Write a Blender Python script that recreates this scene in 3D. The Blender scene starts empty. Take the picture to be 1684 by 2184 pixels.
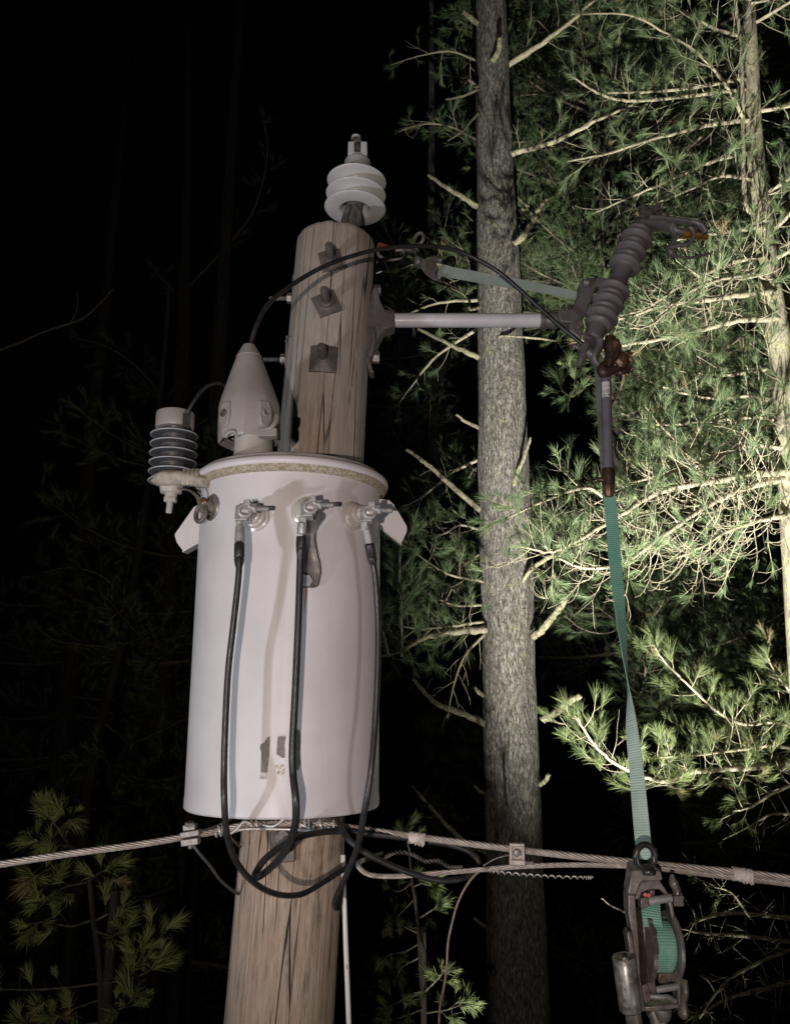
import bpy, math, random
import numpy as np
from mathutils import Vector, Matrix, noise as mnoise

random.seed(11)
rng = np.random.default_rng(11)
SC = bpy.context.scene
COL = SC.collection
rad = math.radians

# ------------------------------------------------------------------ camera
F = 1750.0                      # focal length in units of a 1684 x 2183 frame
CAM = np.array([0.0, 0.0, 9.2])
PITCH = rad(13.0)
CP, SP = math.cos(PITCH), math.sin(PITCH)
cam = bpy.data.cameras.new("camera")
cam.sensor_fit = 'VERTICAL'
cam.sensor_height = 36.0
cam.lens = 36.0 * F / 2183.0
cam.clip_start = 0.02
cam.clip_end = 500.0
camo = bpy.data.objects.new("camera", cam)
COL.objects.link(camo)
camo.location = CAM
camo.rotation_euler = (rad(90) + PITCH, 0, 0)
SC.camera = camo

# ------------------------------------------------------------------ night sky, work lamps, exposure
W = bpy.data.worlds.new("World")
SC.world = W
W.use_nodes = True
W.node_tree.nodes["Background"].inputs[0].default_value = (0.5, 0.6, 1.0, 1)
W.node_tree.nodes["Background"].inputs[1].default_value = 0.0006
SC.view_settings.view_transform = 'Standard'
SC.view_settings.look = 'None'
SC.view_settings.exposure = 0.0
SC.view_settings.gamma = 1.0
SC.cycles.use_denoising = True
SC.cycles.max_bounces = 5
SC.cycles.sample_clamp_indirect = 3.0


def lamp(name, kind, off, energy, color, size, target=None, cone=60, blend=0.6):
    l = bpy.data.lights.new(name, kind)
    l.energy = energy
    l.color = color
    l.shadow_soft_size = size
    o = bpy.data.objects.new(name, l)
    COL.objects.link(o)
    o.location = CAM + np.array(off)
    if target is not None:
        d = Vector(target) - Vector(o.location)
        o.rotation_euler = d.to_track_quat('-Z', 'Y').to_euler()
    if kind == 'SPOT':
        l.spot_size = rad(cone)
        l.spot_blend = blend
    return o


def P(px, py, Y):
    """World point seen at (px, py) of the 1684 x 2183 frame, at distance Y in front of the lineman."""
    u = (1091.5 - py) / F
    r = (px - 842.0) / F
    d = np.array([r, CP - u * SP, SP + u * CP])
    return CAM + d * (Y / d[1])


def mpp(py, Y):
    u = (1091.5 - py) / F
    return Y / (CP - u * SP) / F


lamp("head_lamp", 'SPOT', (-0.32, -0.95, -0.27), 185, (1.0, 0.87, 0.80), 0.014, P(720, 1000, 2.2), 86, 0.85)
lamp("bucket_work_lamp", 'SPOT', (-2.2, -0.2, -0.95), 172, (0.82, 0.89, 1.0), 0.06, P(700, 560, 2.2), 72, 0.6)
lamp("right_fill_lamp", 'SPOT', (2.1, -1.0, -1.9), 95, (0.93, 0.90, 1.0), 0.22, P(700, 1330, 1.9), 26, 0.8)  # weak fill lamp added to lift the tank's right side
lamp("truck_spot_lamp", 'SPOT', (0.30, 1.75, -4.6), 14000, (1.0, 0.98, 0.89), 0.014, P(1640, 890, 6.0), 45, 1.0)


# ------------------------------------------------------------------ mesh builder
def nrm(v):
    v = np.asarray(v, float)
    return v / (np.linalg.norm(v) + 1e-12)


def perp(d):
    d = nrm(d)
    a = np.array([0, 0, 1.0]) if abs(d[2]) < 0.9 else np.array([1.0, 0, 0])
    u = nrm(np.cross(d, a))
    return u, np.cross(d, u)


def spl(pts, k=8):
    p = np.asarray(pts, float)
    q = np.vstack([2 * p[0] - p[1], p, 2 * p[-1] - p[-2]])
    t = np.linspace(0, 1, k, endpoint=False)[:, None]
    out = []
    for i in range(1, len(q) - 2):
        a, b, c, d = q[i - 1], q[i], q[i + 1], q[i + 2]
        out.append(0.5 * (2 * b + (c - a) * t + (2 * a - 5 * b + 4 * c - d) * t ** 2 + (3 * b - a - 3 * c + d) * t ** 3))
    out.append(p[-1:])
    return np.vstack(out)


def frames(p):
    t = np.gradient(p, axis=0)
    t /= np.linalg.norm(t, axis=1)[:, None] + 1e-12
    u = np.zeros_like(p)
    u[0] = perp(t[0])[0]
    for i in range(1, len(p)):
        w = u[i - 1] - t[i] * np.dot(u[i - 1], t[i])
        u[i] = w / (np.linalg.norm(w) + 1e-12)
    return t, u, np.cross(t, u)


ORG = {}


class MB:
    def __init__(self):
        self.v, self.f, self.n = [], [], 0

    def add(self, verts, faces):
        verts = np.asarray(verts, float)
        self.v.append(verts)
        n = self.n
        self.f.extend([tuple(i + n for i in f) for f in faces])
        self.n += len(verts)
        return self

    def tube(self, pts, r, n=10, cap=True, closed=False, flat=1.0, rot=0.0):
        p = np.asarray(pts, float)
        m = len(p)
        r = np.full(m, r, float) if np.isscalar(r) else np.interp(np.linspace(0, 1, m), np.linspace(0, 1, len(r)), r)
        t, u, w = frames(p)
        a = np.linspace(0, 2 * math.pi, n, endpoint=False) + rot
        ring = p[:, None, :] + r[:, None, None] * (np.cos(a)[None, :, None] * u[:, None, :] + flat * np.sin(a)[None, :, None] * w[:, None, :])
        f = []
        mm = m if closed else m - 1
        for i in range(mm):
            j = (i + 1) % m
            for k in range(n):
                l = (k + 1) % n
                f.append((i * n + k, i * n + l, j * n + l, j * n + k))
        if cap and not closed:
            f.append(tuple(range(n))[::-1])
            f.append(tuple((m - 1) * n + k for k in range(n)))
        return self.add(ring.reshape(-1, 3), f)

    def lathe(self, o, axis, prof, n=40, cap=True, rfun=None):
        o = np.asarray(o, float)
        ax = nrm(axis)
        u, w = perp(ax)
        a = np.linspace(0, 2 * math.pi, n, endpoint=False)
        v = []
        for (r, h) in prof:
            rr = r if rfun is None else rfun(r, h, a)
            v.append(o + ax * h + (np.cos(a) * rr)[:, None] * u + (np.sin(a) * rr)[:, None] * w)
        f = []
        for i in range(len(prof) - 1):
            for k in range(n):
                l = (k + 1) % n
                f.append((i * n + k, i * n + l, (i + 1) * n + l, (i + 1) * n + k))
        if cap:
            f.append(tuple(range(n))[::-1])
            f.append(tuple((len(prof) - 1) * n + k for k in range(n)))
        return self.add(np.vstack(v), f)

    def box(self, c, size, U=(1, 0, 0), V=(0, 0, 1)):
        U = nrm(U)
        V = nrm(np.asarray(V, float) - U * np.dot(U, V))
        Nn = np.cross(U, V)
        s = np.asarray(size, float) / 2
        c = np.asarray(c, float)
        v = [c + U * s[0] * a + V * s[1] * b + Nn * s[2] * d for a in (-1, 1) for b in (-1, 1) for d in (-1, 1)]
        return self.add(v, [(0, 1, 3, 2), (4, 6, 7, 5), (0, 4, 5, 1), (2, 3, 7, 6), (0, 2, 6, 4), (1, 5, 7, 3)])

    def slab(self, pts3, depth):
        """A flat plate with the outline pts3 (world points, in one plane), extruded by the vector depth."""
        p = np.asarray(pts3, float)
        d = np.asarray(depth, float)
        n = len(p)
        v = np.vstack([p, p + d])
        f = [tuple(range(n)), tuple(range(2 * n - 1, n - 1, -1))]
        f += [(i, i + n, (i + 1) % n + n, (i + 1) % n) for i in range(n)]
        return self.add(v, f)

    def nut(self, c, axis, r, h):
        return self.lathe(c, axis, [(r * .93, 0), (r, h * .12), (r, h * .88), (r * .93, h)], 6)

    def bolt(self, c, axis, r, l, nut=None):
        prof = []
        k = int(l / 0.0028)
        for i in range(k + 1):
            prof += [(r, l * i / (k + 1)), (r * .86, l * (i + .5) / (k + 1))]
        prof += [(r * .8, l)]
        self.lathe(c, axis, prof, 12)
        return self

    def ring(self, c, normal, R, r, n=28, m=8, sx=1.0, up=None):
        u, w = perp(normal)
        if up is not None:
            w = nrm(np.asarray(up, float) - nrm(normal) * np.dot(nrm(normal), up))
            u = np.cross(w, nrm(normal))
        a = np.linspace(0, 2 * math.pi, n, endpoint=False)
        p = np.asarray(c) + R * sx * np.cos(a)[:, None] * u + R * np.sin(a)[:, None] * w
        nn = nrm(normal)
        t = np.roll(p, -1, 0) - np.roll(p, 1, 0)
        t /= np.linalg.norm(t, axis=1)[:, None]
        b = np.cross(t, nn)
        q = np.linspace(0, 2 * math.pi, m, endpoint=False)
        v = p[:, None, :] + r * (np.cos(q)[None, :, None] * b[:, None, :] + np.sin(q)[None, :, None] * nn)
        f = []
        for i in range(n):
            j = (i + 1) % n
            for k in range(m):
                l = (k + 1) % m
                f.append((i * m + k, j * m + k, j * m + l, i * m + l))
        return self.add(v.reshape(-1, 3), f)

    def build(self, name, mat, parent=None, angle=38, bevel=0.0, org=None):
        v = np.vstack(self.v)
        o = np.asarray(org if org is not None else (v.min(0) + v.max(0)) / 2, float)
        me = bpy.data.meshes.new(name)
        me.from_pydata((v - o).tolist(), [], self.f)
        me.validate()
        import bmesh
        bm = bmesh.new()
        bm.from_mesh(me)
        bmesh.ops.recalc_face_normals(bm, faces=bm.faces)
        bm.to_mesh(me)
        bm.free()
        me.polygons.foreach_set("use_smooth", [True] * len(me.polygons))
        if angle < 180:
            me.set_sharp_from_angle(angle=rad(angle))
        me.materials.append(mat)
        return link(name, me, o, parent, bevel)


def link(name, me, o, parent=None, bevel=0.0):
    ob = bpy.data.objects.new(name, me)
    COL.objects.link(ob)
    ORG[ob.name] = np.asarray(o, float)
    if parent is not None:
        ob.parent = parent
        ob.location = o - ORG[parent.name]
    else:
        ob.location = o
    if bevel:
        m = ob.modifiers.new("bevel", 'BEVEL')
        m.width = bevel
        m.segments = 2
        m.limit_method = 'ANGLE'
    return ob


def tag(o, label, cat, group=None, kind=None):
    o["label"] = label
    if cat:
        o["category"] = cat
    if group:
        o["group"] = group
    if kind:
        o["kind"] = kind
    return o


def empty(name, loc, label, cat, group=None):
    o = bpy.data.objects.new(name, None)
    COL.objects.link(o)
    o.empty_display_size = 0.1
    o.location = loc
    ORG[o.name] = np.asarray(loc, float)
    return tag(o, label, cat, group)


# ------------------------------------------------------------------ materials
def nodes(name):
    m = bpy.data.materials.new(name)
    m.use_nodes = True
    nt = m.node_tree
    b = nt.nodes["Principled BSDF"]
    return m, nt, b


def N(nt, t, **kw):
    n = nt.nodes.new(t)
    for k, v in kw.items():
        if k.startswith("i_"):
            n.inputs[k[2:].replace("_", " ")].default_value = v
        else:
            setattr(n, k, v)
    return n


def rgba(c):
    return (c[0], c[1], c[2], 1)


def ramp(nt, fac, stops):
    r = nt.nodes.new('ShaderNodeValToRGB')
    e = r.color_ramp.elements
    while len(e) < len(stops):
        e.new(0.5)
    for el, (p, c) in zip(e, stops):
        el.position = p
        el.color = rgba(c) if not np.isscalar(c) else (c, c, c, 1)
    nt.links.new(fac, r.inputs[0])
    return r.outputs[0]


def coords(nt, scale=(1, 1, 1), kind='Object'):
    tc = nt.nodes.new('ShaderNodeTexCoord')
    mp = nt.nodes.new('ShaderNodeMapping')
    mp.inputs['Scale'].default_value = scale
    nt.links.new(tc.outputs[kind], mp.inputs[0])
    return mp.outputs[0]


def noise(nt, co, scale, detail=6, rough=0.6):
    n = N(nt, 'ShaderNodeTexNoise')
    n.inputs['Scale'].default_value = scale
    n.inputs['Detail'].default_value = detail
    n.inputs['Roughness'].default_value = rough
    nt.links.new(co, n.inputs['Vector'])
    return n.outputs[0]


def mix(nt, fac, a, b, mode='MIX'):
    m = N(nt, 'ShaderNodeMix', data_type='RGBA', blend_type=mode)
    for sock, val in ((m.inputs[0], fac), (m.inputs[6], a), (m.inputs[7], b)):
        if hasattr(val, 'is_output'):
            nt.links.new(val, sock)
        else:
            sock.default_value = rgba(val) if not np.isscalar(val) else val
    return m.outputs[2]


def bump(nt, b, h, strength=0.4, dist=0.002, prev=None):
    n = N(nt, 'ShaderNodeBump')
    n.inputs['Strength'].default_value = strength
    n.inputs['Distance'].default_value = dist
    nt.links.new(h, n.inputs['Height'])
    if prev is not None:
        nt.links.new(prev, n.inputs['Normal'])
    nt.links.new(n.outputs[0], b.inputs['Normal'])
    return n.outputs[0]


def pm(name, c1, c2=None, scale=40, rough=0.55, metal=0.0, bs=0.15, bd=0.001, stretch=(1, 1, 1), lo=0.35, hi=0.65, spec=0.5, rv=0.12):
    m, nt, b = nodes(name)
    co = coords(nt, stretch)
    n = noise(nt, co, scale)
    nt.links.new(ramp(nt, n, [(lo, c1), (hi, c2 or tuple(x * .75 for x in c1))]), b.inputs['Base Color'])
    n2 = noise(nt, co, scale * 2.3, 4)
    nt.links.new(ramp(nt, n2, [(0.3, max(0.02, rough - rv)), (0.7, min(1, rough + rv))]), b.inputs['Roughness'])
    b.inputs['Metallic'].default_value = metal
    b.inputs['Specular IOR Level'].default_value = spec
    if bs:
        bump(nt, b, n2, bs, bd)
    return m


M = {}
# weathered pole wood: long vertical grain, drying checks, darker streaks
m, nt, b = nodes("weathered_pole_wood")
co = coords(nt, (1, 1, 0.035))
g1 = noise(nt, co, 78, 9, 0.78)
co2 = coords(nt, (1, 1, 0.10))
g2 = noise(nt, co2, 30, 6, 0.7)
g3 = noise(nt, coords(nt, (1, 1, 0.5)), 5.5, 5)
g4 = noise(nt, coords(nt, (1, 1, 0.10)), 75, 6, 0.75)
base = ramp(nt, g1, [(0.28, (0.21, 0.138, 0.094)), (0.5, (0.44, 0.325, 0.24)), (0.70, (0.62, 0.50, 0.39))])
base = mix(nt, ramp(nt, g2, [(0.46, 0.0), (0.66, 0.5)]), base, (0.54, 0.48, 0.41), 'MIX')
base = mix(nt, ramp(nt, g3, [(0.42, 0.0), (0.62, 0.7)]), base, (0.36, 0.225, 0.145), 'MIX')
base = mix(nt, ramp(nt, g4, [(0.55, 0.0), (0.68, 0.6)]), base, (0.72, 0.64, 0.55), 'MIX')
base = mix(nt, ramp(nt, g4, [(0.36, 0.9), (0.48, 0.0)]), base, (0.135, 0.088, 0.058), 'MIX')
sep = nt.nodes.new('ShaderNodeSeparateXYZ')
nt.links.new(coords(nt), sep.inputs[0])
for lo_, hi_, col_, amt_ in ((9.6, 10.5, (0.40, 0.375, 0.335), 0.9), (9.2, 8.4, (0.68, 0.585, 0.465), 0.72)):
    hr = nt.nodes.new('ShaderNodeMapRange')
    hr.inputs[1].default_value = lo_
    hr.inputs[2].default_value = hi_
    nt.links.new(sep.outputs[2], hr.inputs[0])
    gm = N(nt, 'ShaderNodeMath', operation='MULTIPLY')
    nt.links.new(hr.outputs[0], gm.inputs[0])
    nt.links.new(ramp(nt, g2, [(0.35, amt_), (0.62, amt_ * .45)]), gm.inputs[1])
    base = mix(nt, gm.outputs[0], base, col_, 'MIX')
vo = N(nt, 'ShaderNodeTexVoronoi', feature='DISTANCE_TO_EDGE')
vo.inputs['Scale'].default_value = 30
cw = N(nt, 'ShaderNodeTexNoise')
cw.inputs['Scale'].default_value = 14
co3 = coords(nt, (1, 1, 0.025))
mixv = N(nt, 'ShaderNodeVectorMath', operation='MULTIPLY_ADD')
nt.links.new(co3, cw.inputs['Vector'])
nt.links.new(cw.outputs[1], mixv.inputs[0])
mixv.inputs[1].default_value = (0.03, 0.03, 0.03)
nt.links.new(co3, mixv.inputs[2])
nt.links.new(mixv.outputs[0], vo.inputs['Vector'])
gate = ramp(nt, noise(nt, coords(nt, (1, 1, 0.12)), 16, 3), [(0.45, 1.0), (0.56, 0.0)])
crk = ramp(nt, vo.outputs[0], [(0.006, 1.0), (0.024, 0.0)])
cm = N(nt, 'ShaderNodeMath', operation='MULTIPLY')
nt.links.new(gate, cm.inputs[0])
nt.links.new(crk, cm.inputs[1])
nt.links.new(mix(nt, cm.outputs[0], base, (0.028, 0.02, 0.014)), b.inputs['Base Color'])
b.inputs['Roughness'].default_value = 0.85
b.inputs['Specular IOR Level'].default_value = 0.25
n1 = bump(nt, b, g1, 1.0, 0.008)
inv = N(nt, 'ShaderNodeMath', operation='SUBTRACT')
inv.inputs[0].default_value = 1.0
nt.links.new(cm.outputs[0], inv.inputs[1])
bump(nt, b, inv.outputs[0], 0.9, 0.006, n1)
M['wood'] = m

# painted tank: grey enamel, slight dust and dimples
m, nt, b = nodes("grey_tank_enamel")
co = coords(nt)
n = noise(nt, co, 6, 5)
n2 = noise(nt, co, 420, 3)
n3 = noise(nt, coords(nt, (1, 1, 0.12)), 12, 5)
c = ramp(nt, n, [(0.3, (0.51, 0.475, 0.47)), (0.7, (0.585, 0.55, 0.545))])
c = mix(nt, ramp(nt, n3, [(0.52, 0.0), (0.75, 0.42)]), c, (0.44, 0.39, 0.345))
c = mix(nt, ramp(nt, noise(nt, co, 55, 6, 0.75), [(0.64, 0.0), (0.72, 0.35)]), c, (0.36, 0.32, 0.28))
nt.links.new(c, b.inputs['Base Color'])
nt.links.new(ramp(nt, n, [(0.3, 0.34), (0.7, 0.5)]), b.inputs['Roughness'])
b.inputs['Specular IOR Level'].default_value = 0.4
p1 = bump(nt, b, n2, 0.10, 0.0006)
bump(nt, b, noise(nt, co, 5, 2), 0.25, 0.01, p1)
M['paint'] = m

M['moss'] = pm("mossy_gasket", (0.25, 0.205, 0.125), (0.44, 0.39, 0.32), 150, 0.9, 0, 0.8, 0.003, lo=.42, hi=.6)
M['lichen'] = pm("lichened_bracket", (0.40, 0.365, 0.32), (0.27, 0.23, 0.16), 60, 0.85, 0, 0.5, 0.002)
M['lid'] = pm("dusty_lid_enamel", (0.36, 0.33, 0.31), (0.26, 0.23, 0.20), 18, 0.6, 0, 0.2, 0.001)
M['poly'] = pm("grey_polymer", (0.62, 0.605, 0.585), (0.57, 0.555, 0.535), 14, 0.42, 0, 0.05)
M['guard'] = pm("grey_guard_plastic", (0.315, 0.285, 0.26), (0.25, 0.222, 0.20), 9, 0.42, 0, 0.08, 0.002)
M['porcelain'] = pm("glazed_porcelain", (0.46, 0.42, 0.385), (0.40, 0.36, 0.32), 20, 0.12, 0, 0.0)
M['cutout'] = pm("charcoal_polymer", (0.145, 0.125, 0.13), (0.11, 0.095, 0.10), 22, 0.52, 0, 0.1)
M['galv'] = pm("galvanized_steel", (0.30, 0.275, 0.255), (0.20, 0.18, 0.165), 55, 0.5, 0.55, 0.15)
M['darkgalv'] = pm("weathered_steel", (0.155, 0.13, 0.112), (0.10, 0.083, 0.07), 60, 0.6, 0.35, 0.25)
M['casting'] = pm("cast_bracket_grey", (0.17, 0.15, 0.15), (0.12, 0.105, 0.105), 35, 0.5, 0.3, 0.2)
M['bright'] = pm("dull_zinc", (0.40, 0.385, 0.37), (0.25, 0.235, 0.22), 70, 0.48, 0.35, 0.2)
M['arm'] = pm("fibreglass_arm", (0.66, 0.63, 0.65), (0.58, 0.55, 0.57), 12, 0.28, 0, 0.04)
M['rubber'] = pm("black_cable_jacket", (0.016, 0.015, 0.015), (0.03, 0.028, 0.026), 45, 0.42, 0, 0.15, spec=0.45)
M['greycable'] = pm("weathered_cable_jacket", (0.045, 0.041, 0.039), (0.07, 0.064, 0.058), 45, 0.55, 0, 0.15)
M['alum'] = pm("weathered_aluminium", (0.50, 0.43, 0.37), (0.33, 0.275, 0.235), 60, 0.5, 0.45, 0.15)
M['tie'] = pm("soft_aluminium_tie", (0.62, 0.58, 0.54), (0.48, 0.44, 0.40), 50, 0.42, 0.45, 0.1)
M['copper'] = pm("aged_bronze", (0.20, 0.115, 0.065), (0.11, 0.06, 0.036), 60, 0.42, 0.45, 0.2)
M['rust'] = pm("dark_bronze_ferrule", (0.075, 0.042, 0.029), (0.045, 0.026, 0.019), 60, 0.42, 0.3, 0.2)
M['gold'] = pm("bright_bronze", (0.62, 0.32, 0.08), (0.42, 0.19, 0.05), 50, 0.35, 0.7, 0.1)
M['tube'] = pm("grey_fuse_tube", (0.155, 0.145, 0.165), (0.13, 0.12, 0.14), 16, 0.42, 0, 0.03)
M['white'] = pm("white_moulding", (0.88, 0.87, 0.84), (0.80, 0.78, 0.74), 20, 0.4, 0, 0.03)
M['cloth'] = pm("white_cotton_tape", (0.68, 0.60, 0.54), (0.55, 0.47, 0.41), 120, 0.95, 0, 0.6, 0.002)
M['arrester'] = pm("dark_grey_silicone", (0.075, 0.073, 0.078), (0.055, 0.053, 0.057), 16, 0.5, 0, 0.05)
M['lip'] = pm("pale_shed_edge", (0.33, 0.33, 0.34), (0.27, 0.27, 0.28), 20, 0.5, 0, 0.0)
M['hoist'] = pm("worn_hoist_steel", (0.20, 0.155, 0.13), (0.10, 0.078, 0.066), 50, 0.36, 0.4, 0.3)
M['hoistgrey'] = pm("forged_grey_steel", (0.27, 0.235, 0.205), (0.15, 0.125, 0.11), 45, 0.38, 0.4, 0.3)
M['handle'] = pm("scuffed_socket", (0.34, 0.325, 0.30), (0.15, 0.135, 0.12), 38, 0.4, 0.5, 0.3, lo=.42, hi=.58)
M['blackring'] = pm("black_enamel_ring", (0.03, 0.028, 0.027), (0.05, 0.045, 0.04), 40, 0.28, 0.2, 0.1)
M['decal'] = pm("dull_tape_remnant", (0.085, 0.065, 0.054), (0.13, 0.105, 0.088), 60, 0.5, 0.0, 0.2)
M['foil'] = pm("bare_foil", (0.62, 0.56, 0.50), (0.10, 0.08, 0.065), 130, 0.5, 0.2, 0.3)
M['brownwire'] = pm("brown_bare_wire", (0.27, 0.20, 0.16), (0.17, 0.12, 0.095), 60, 0.5, 0.2)
M['tag'] = pm("paper_label", (0.62, 0.55, 0.54), (0.56, 0.50, 0.49), 30, 0.6)
M['ink'] = pm("black_ink", (0.02, 0.018, 0.018), (0.025, 0.02, 0.02), 30, 0.6)
M['red'] = pm("faded_red_plastic", (0.23, 0.05, 0.03), (0.17, 0.035, 0.025), 20, 0.6)
M['stain'] = pm("rust_streak", (0.36, 0.17, 0.08), (0.50, 0.36, 0.27), 30, 0.8)
M['pink'] = pm("pink_marker", (0.65, 0.12, 0.14), (0.5, 0.09, 0.1), 30, 0.5)
M['strapmetal'] = pm("dull_copper_strap", (0.13, 0.11, 0.10), (0.09, 0.075, 0.068), 40, 0.5, 0.2, 0.1)
M['ground'] = pm("forest_floor", (0.07, 0.05, 0.03), (0.04, 0.045, 0.02), 3, 0.95, 0, 0.6, 0.05)


def webbing(name, c1, c2):
    m, nt, b = nodes(name)
    tc = nt.nodes.new('ShaderNodeTexCoord')
    wv = N(nt, 'ShaderNodeTexWave', wave_type='BANDS', bands_direction='Y')
    wv.inputs['Scale'].default_value = 52
    wv.inputs['Distortion'].default_value = 0.6
    wv.inputs['Detail'].default_value = 1
    nt.links.new(tc.outputs['UV'], wv.inputs[0])
    n = noise(nt, coords(nt), 18, 5)
    n9 = noise(nt, coords(nt), 260, 2)
    c = ramp(nt, n, [(0.36, c1), (0.64, c2)])
    c = mix(nt, ramp(nt, wv.outputs[1], [(0.0, 0.26), (0.45, 0.0)]), c, tuple(x * .45 for x in c1))
    c = mix(nt, ramp(nt, n9, [(0.45, 0.0), (0.7, 0.25)]), c, (0.4, 0.5, 0.44))
    nt.links.new(c, b.inputs['Base Color'])
    b.inputs['Roughness'].default_value = 0.85
    b.inputs['Sheen Weight'].default_value = 0.15
    bump(nt, b, wv.outputs[1], 0.6, 0.0015)
    return m


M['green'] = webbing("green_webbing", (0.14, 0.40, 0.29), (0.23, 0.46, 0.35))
M['darkwebbing'] = webbing("dark_grey_green_webbing", (0.10, 0.115, 0.095), (0.15, 0.17, 0.14))  # darker grey-green for the strap run beside the fuse tube
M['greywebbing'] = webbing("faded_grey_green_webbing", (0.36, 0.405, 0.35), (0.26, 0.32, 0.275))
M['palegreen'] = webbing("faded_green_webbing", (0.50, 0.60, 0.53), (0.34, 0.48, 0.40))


def bark(name, dark, mid, light, lichen, zs=0.16, sc=34, amt=0.62, bd=0.02, plates=0):
    m, nt, b = nodes(name)
    co = coords(nt, (1, 1, zs))
    n1 = noise(nt, co, sc, 8, 0.72)
    n2 = noise(nt, coords(nt), 9, 6, 0.65)
    n3 = noise(nt, coords(nt), 70, 5, 0.7)
    c = ramp(nt, n1, [(0.34, dark), (0.5, mid), (0.66, light)])
    if plates:
        wob = N(nt, 'ShaderNodeTexNoise')
        wob.inputs['Scale'].default_value = 25
        cp = coords(nt, (1, 1, .30))
        nt.links.new(cp, wob.inputs['Vector'])
        ma = N(nt, 'ShaderNodeVectorMath', operation='MULTIPLY_ADD')
        nt.links.new(wob.outputs[1], ma.inputs[0])
        ma.inputs[1].default_value = (0.03, 0.03, 0.03)
        nt.links.new(cp, ma.inputs[2])
        ve = N(nt, 'ShaderNodeTexVoronoi', feature='DISTANCE_TO_EDGE')
        ve.inputs['Scale'].default_value = plates
        nt.links.new(ma.outputs[0], ve.inputs['Vector'])
        pl_ = ramp(nt, ve.outputs[0], [(0.0, 0.45), (0.11, 1.0)])
        c = mix(nt, pl_, tuple(x * .8 for x in dark), c)
    lm = ramp(nt, n2, [(amt - .04, 0.0), (amt + .06, 0.85)])
    lm2 = mix(nt, ramp(nt, n3, [(0.45, 0.0), (0.6, 1.0)]), (0, 0, 0), lm)
    c = mix(nt, lm2, c, lichen)
    nt.links.new(c, b.inputs['Base Color'])
    b.inputs['Roughness'].default_value = 0.92
    b.inputs['Specular IOR Level'].default_value = 0.2
    p = bump(nt, b, n1, 1.0, bd)
    if plates:
        p = bump(nt, b, pl_, .6, bd * .6, p)
    bump(nt, b, n3, 0.5, bd * .25, p)
    return m


M['bark'] = bark("grey_pine_bark", (0.048, 0.042, 0.036), (0.18, 0.165, 0.145), (0.40, 0.375, 0.335), (0.33, 0.34, 0.16), 0.30, 55, .62, .016, plates=58)
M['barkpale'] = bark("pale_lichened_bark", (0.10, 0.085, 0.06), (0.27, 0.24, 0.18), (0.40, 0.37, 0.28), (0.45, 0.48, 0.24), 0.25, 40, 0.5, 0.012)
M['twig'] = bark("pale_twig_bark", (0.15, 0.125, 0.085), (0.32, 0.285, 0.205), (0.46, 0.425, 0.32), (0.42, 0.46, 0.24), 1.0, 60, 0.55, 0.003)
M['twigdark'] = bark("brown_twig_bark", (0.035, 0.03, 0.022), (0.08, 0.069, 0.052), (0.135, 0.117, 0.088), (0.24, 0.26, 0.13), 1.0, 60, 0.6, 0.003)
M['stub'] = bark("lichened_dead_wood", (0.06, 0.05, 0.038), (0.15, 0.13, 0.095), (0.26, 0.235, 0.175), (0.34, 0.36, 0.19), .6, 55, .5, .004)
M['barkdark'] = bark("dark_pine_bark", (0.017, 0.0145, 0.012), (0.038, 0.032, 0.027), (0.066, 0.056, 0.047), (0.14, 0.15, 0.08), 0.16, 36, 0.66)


def needles_mat(name, c1, c2, c3):
    m, nt, b = nodes(name)
    g = nt.nodes.new('ShaderNodeNewGeometry')
    at = N(nt, 'ShaderNodeAttribute')
    at.attribute_name = "tint"
    av = N(nt, 'ShaderNodeMath', operation='MULTIPLY_ADD')
    nt.links.new(at.outputs['Fac'], av.inputs[0])
    av.inputs[1].default_value = 0.62
    hv = N(nt, 'ShaderNodeMath', operation='MULTIPLY')
    nt.links.new(g.outputs['Random Per Island'], hv.inputs[0])
    hv.inputs[1].default_value = 0.38
    nt.links.new(hv.outputs[0], av.inputs[2])
    c = ramp(nt, av.outputs[0], [(0.12, c1), (0.55, c2), (0.88, c3)])
    c = mix(nt, ramp(nt, at.outputs['Fac'], [(0.955, 0.0), (0.965, 0.8)]), c, (c3[0] * 1.1, c3[0] * .72, c3[0] * .4))
    n = noise(nt, coords(nt), 3.5, 3)
    c = mix(nt, ramp(nt, n, [(0.35, 0.0), (0.65, 0.55)]), c, tuple(.6 * a + .4 * z for a, z in zip(c1, c3)))
    nt.links.new(c, b.inputs['Base Color'])
    b.inputs['Roughness'].default_value = 0.5
    b.inputs['Specular IOR Level'].default_value = 0.35
    return m


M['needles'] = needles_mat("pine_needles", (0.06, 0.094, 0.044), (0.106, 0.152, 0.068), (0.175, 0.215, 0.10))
M['needlesdark'] = needles_mat("shaded_pine_needles", (0.035, 0.05, 0.027), (0.058, 0.08, 0.042), (0.09, 0.11, 0.06))  # darker needle copy, with the shade put into its colour
M['needlesmid'] = needles_mat("dimmed_pine_needles", (0.036, 0.064, 0.026), (0.066, 0.104, 0.042), (0.115, 0.15, 0.064))  # darkened needle copy; weaker light on deeper boughs is put into the colour
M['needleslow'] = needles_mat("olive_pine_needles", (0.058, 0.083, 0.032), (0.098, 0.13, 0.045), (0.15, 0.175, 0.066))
M['needlesyoung'] = needles_mat("young_pine_needles", (0.14, 0.185, 0.055), (0.215, 0.265, 0.08), (0.30, 0.34, 0.12))

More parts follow.
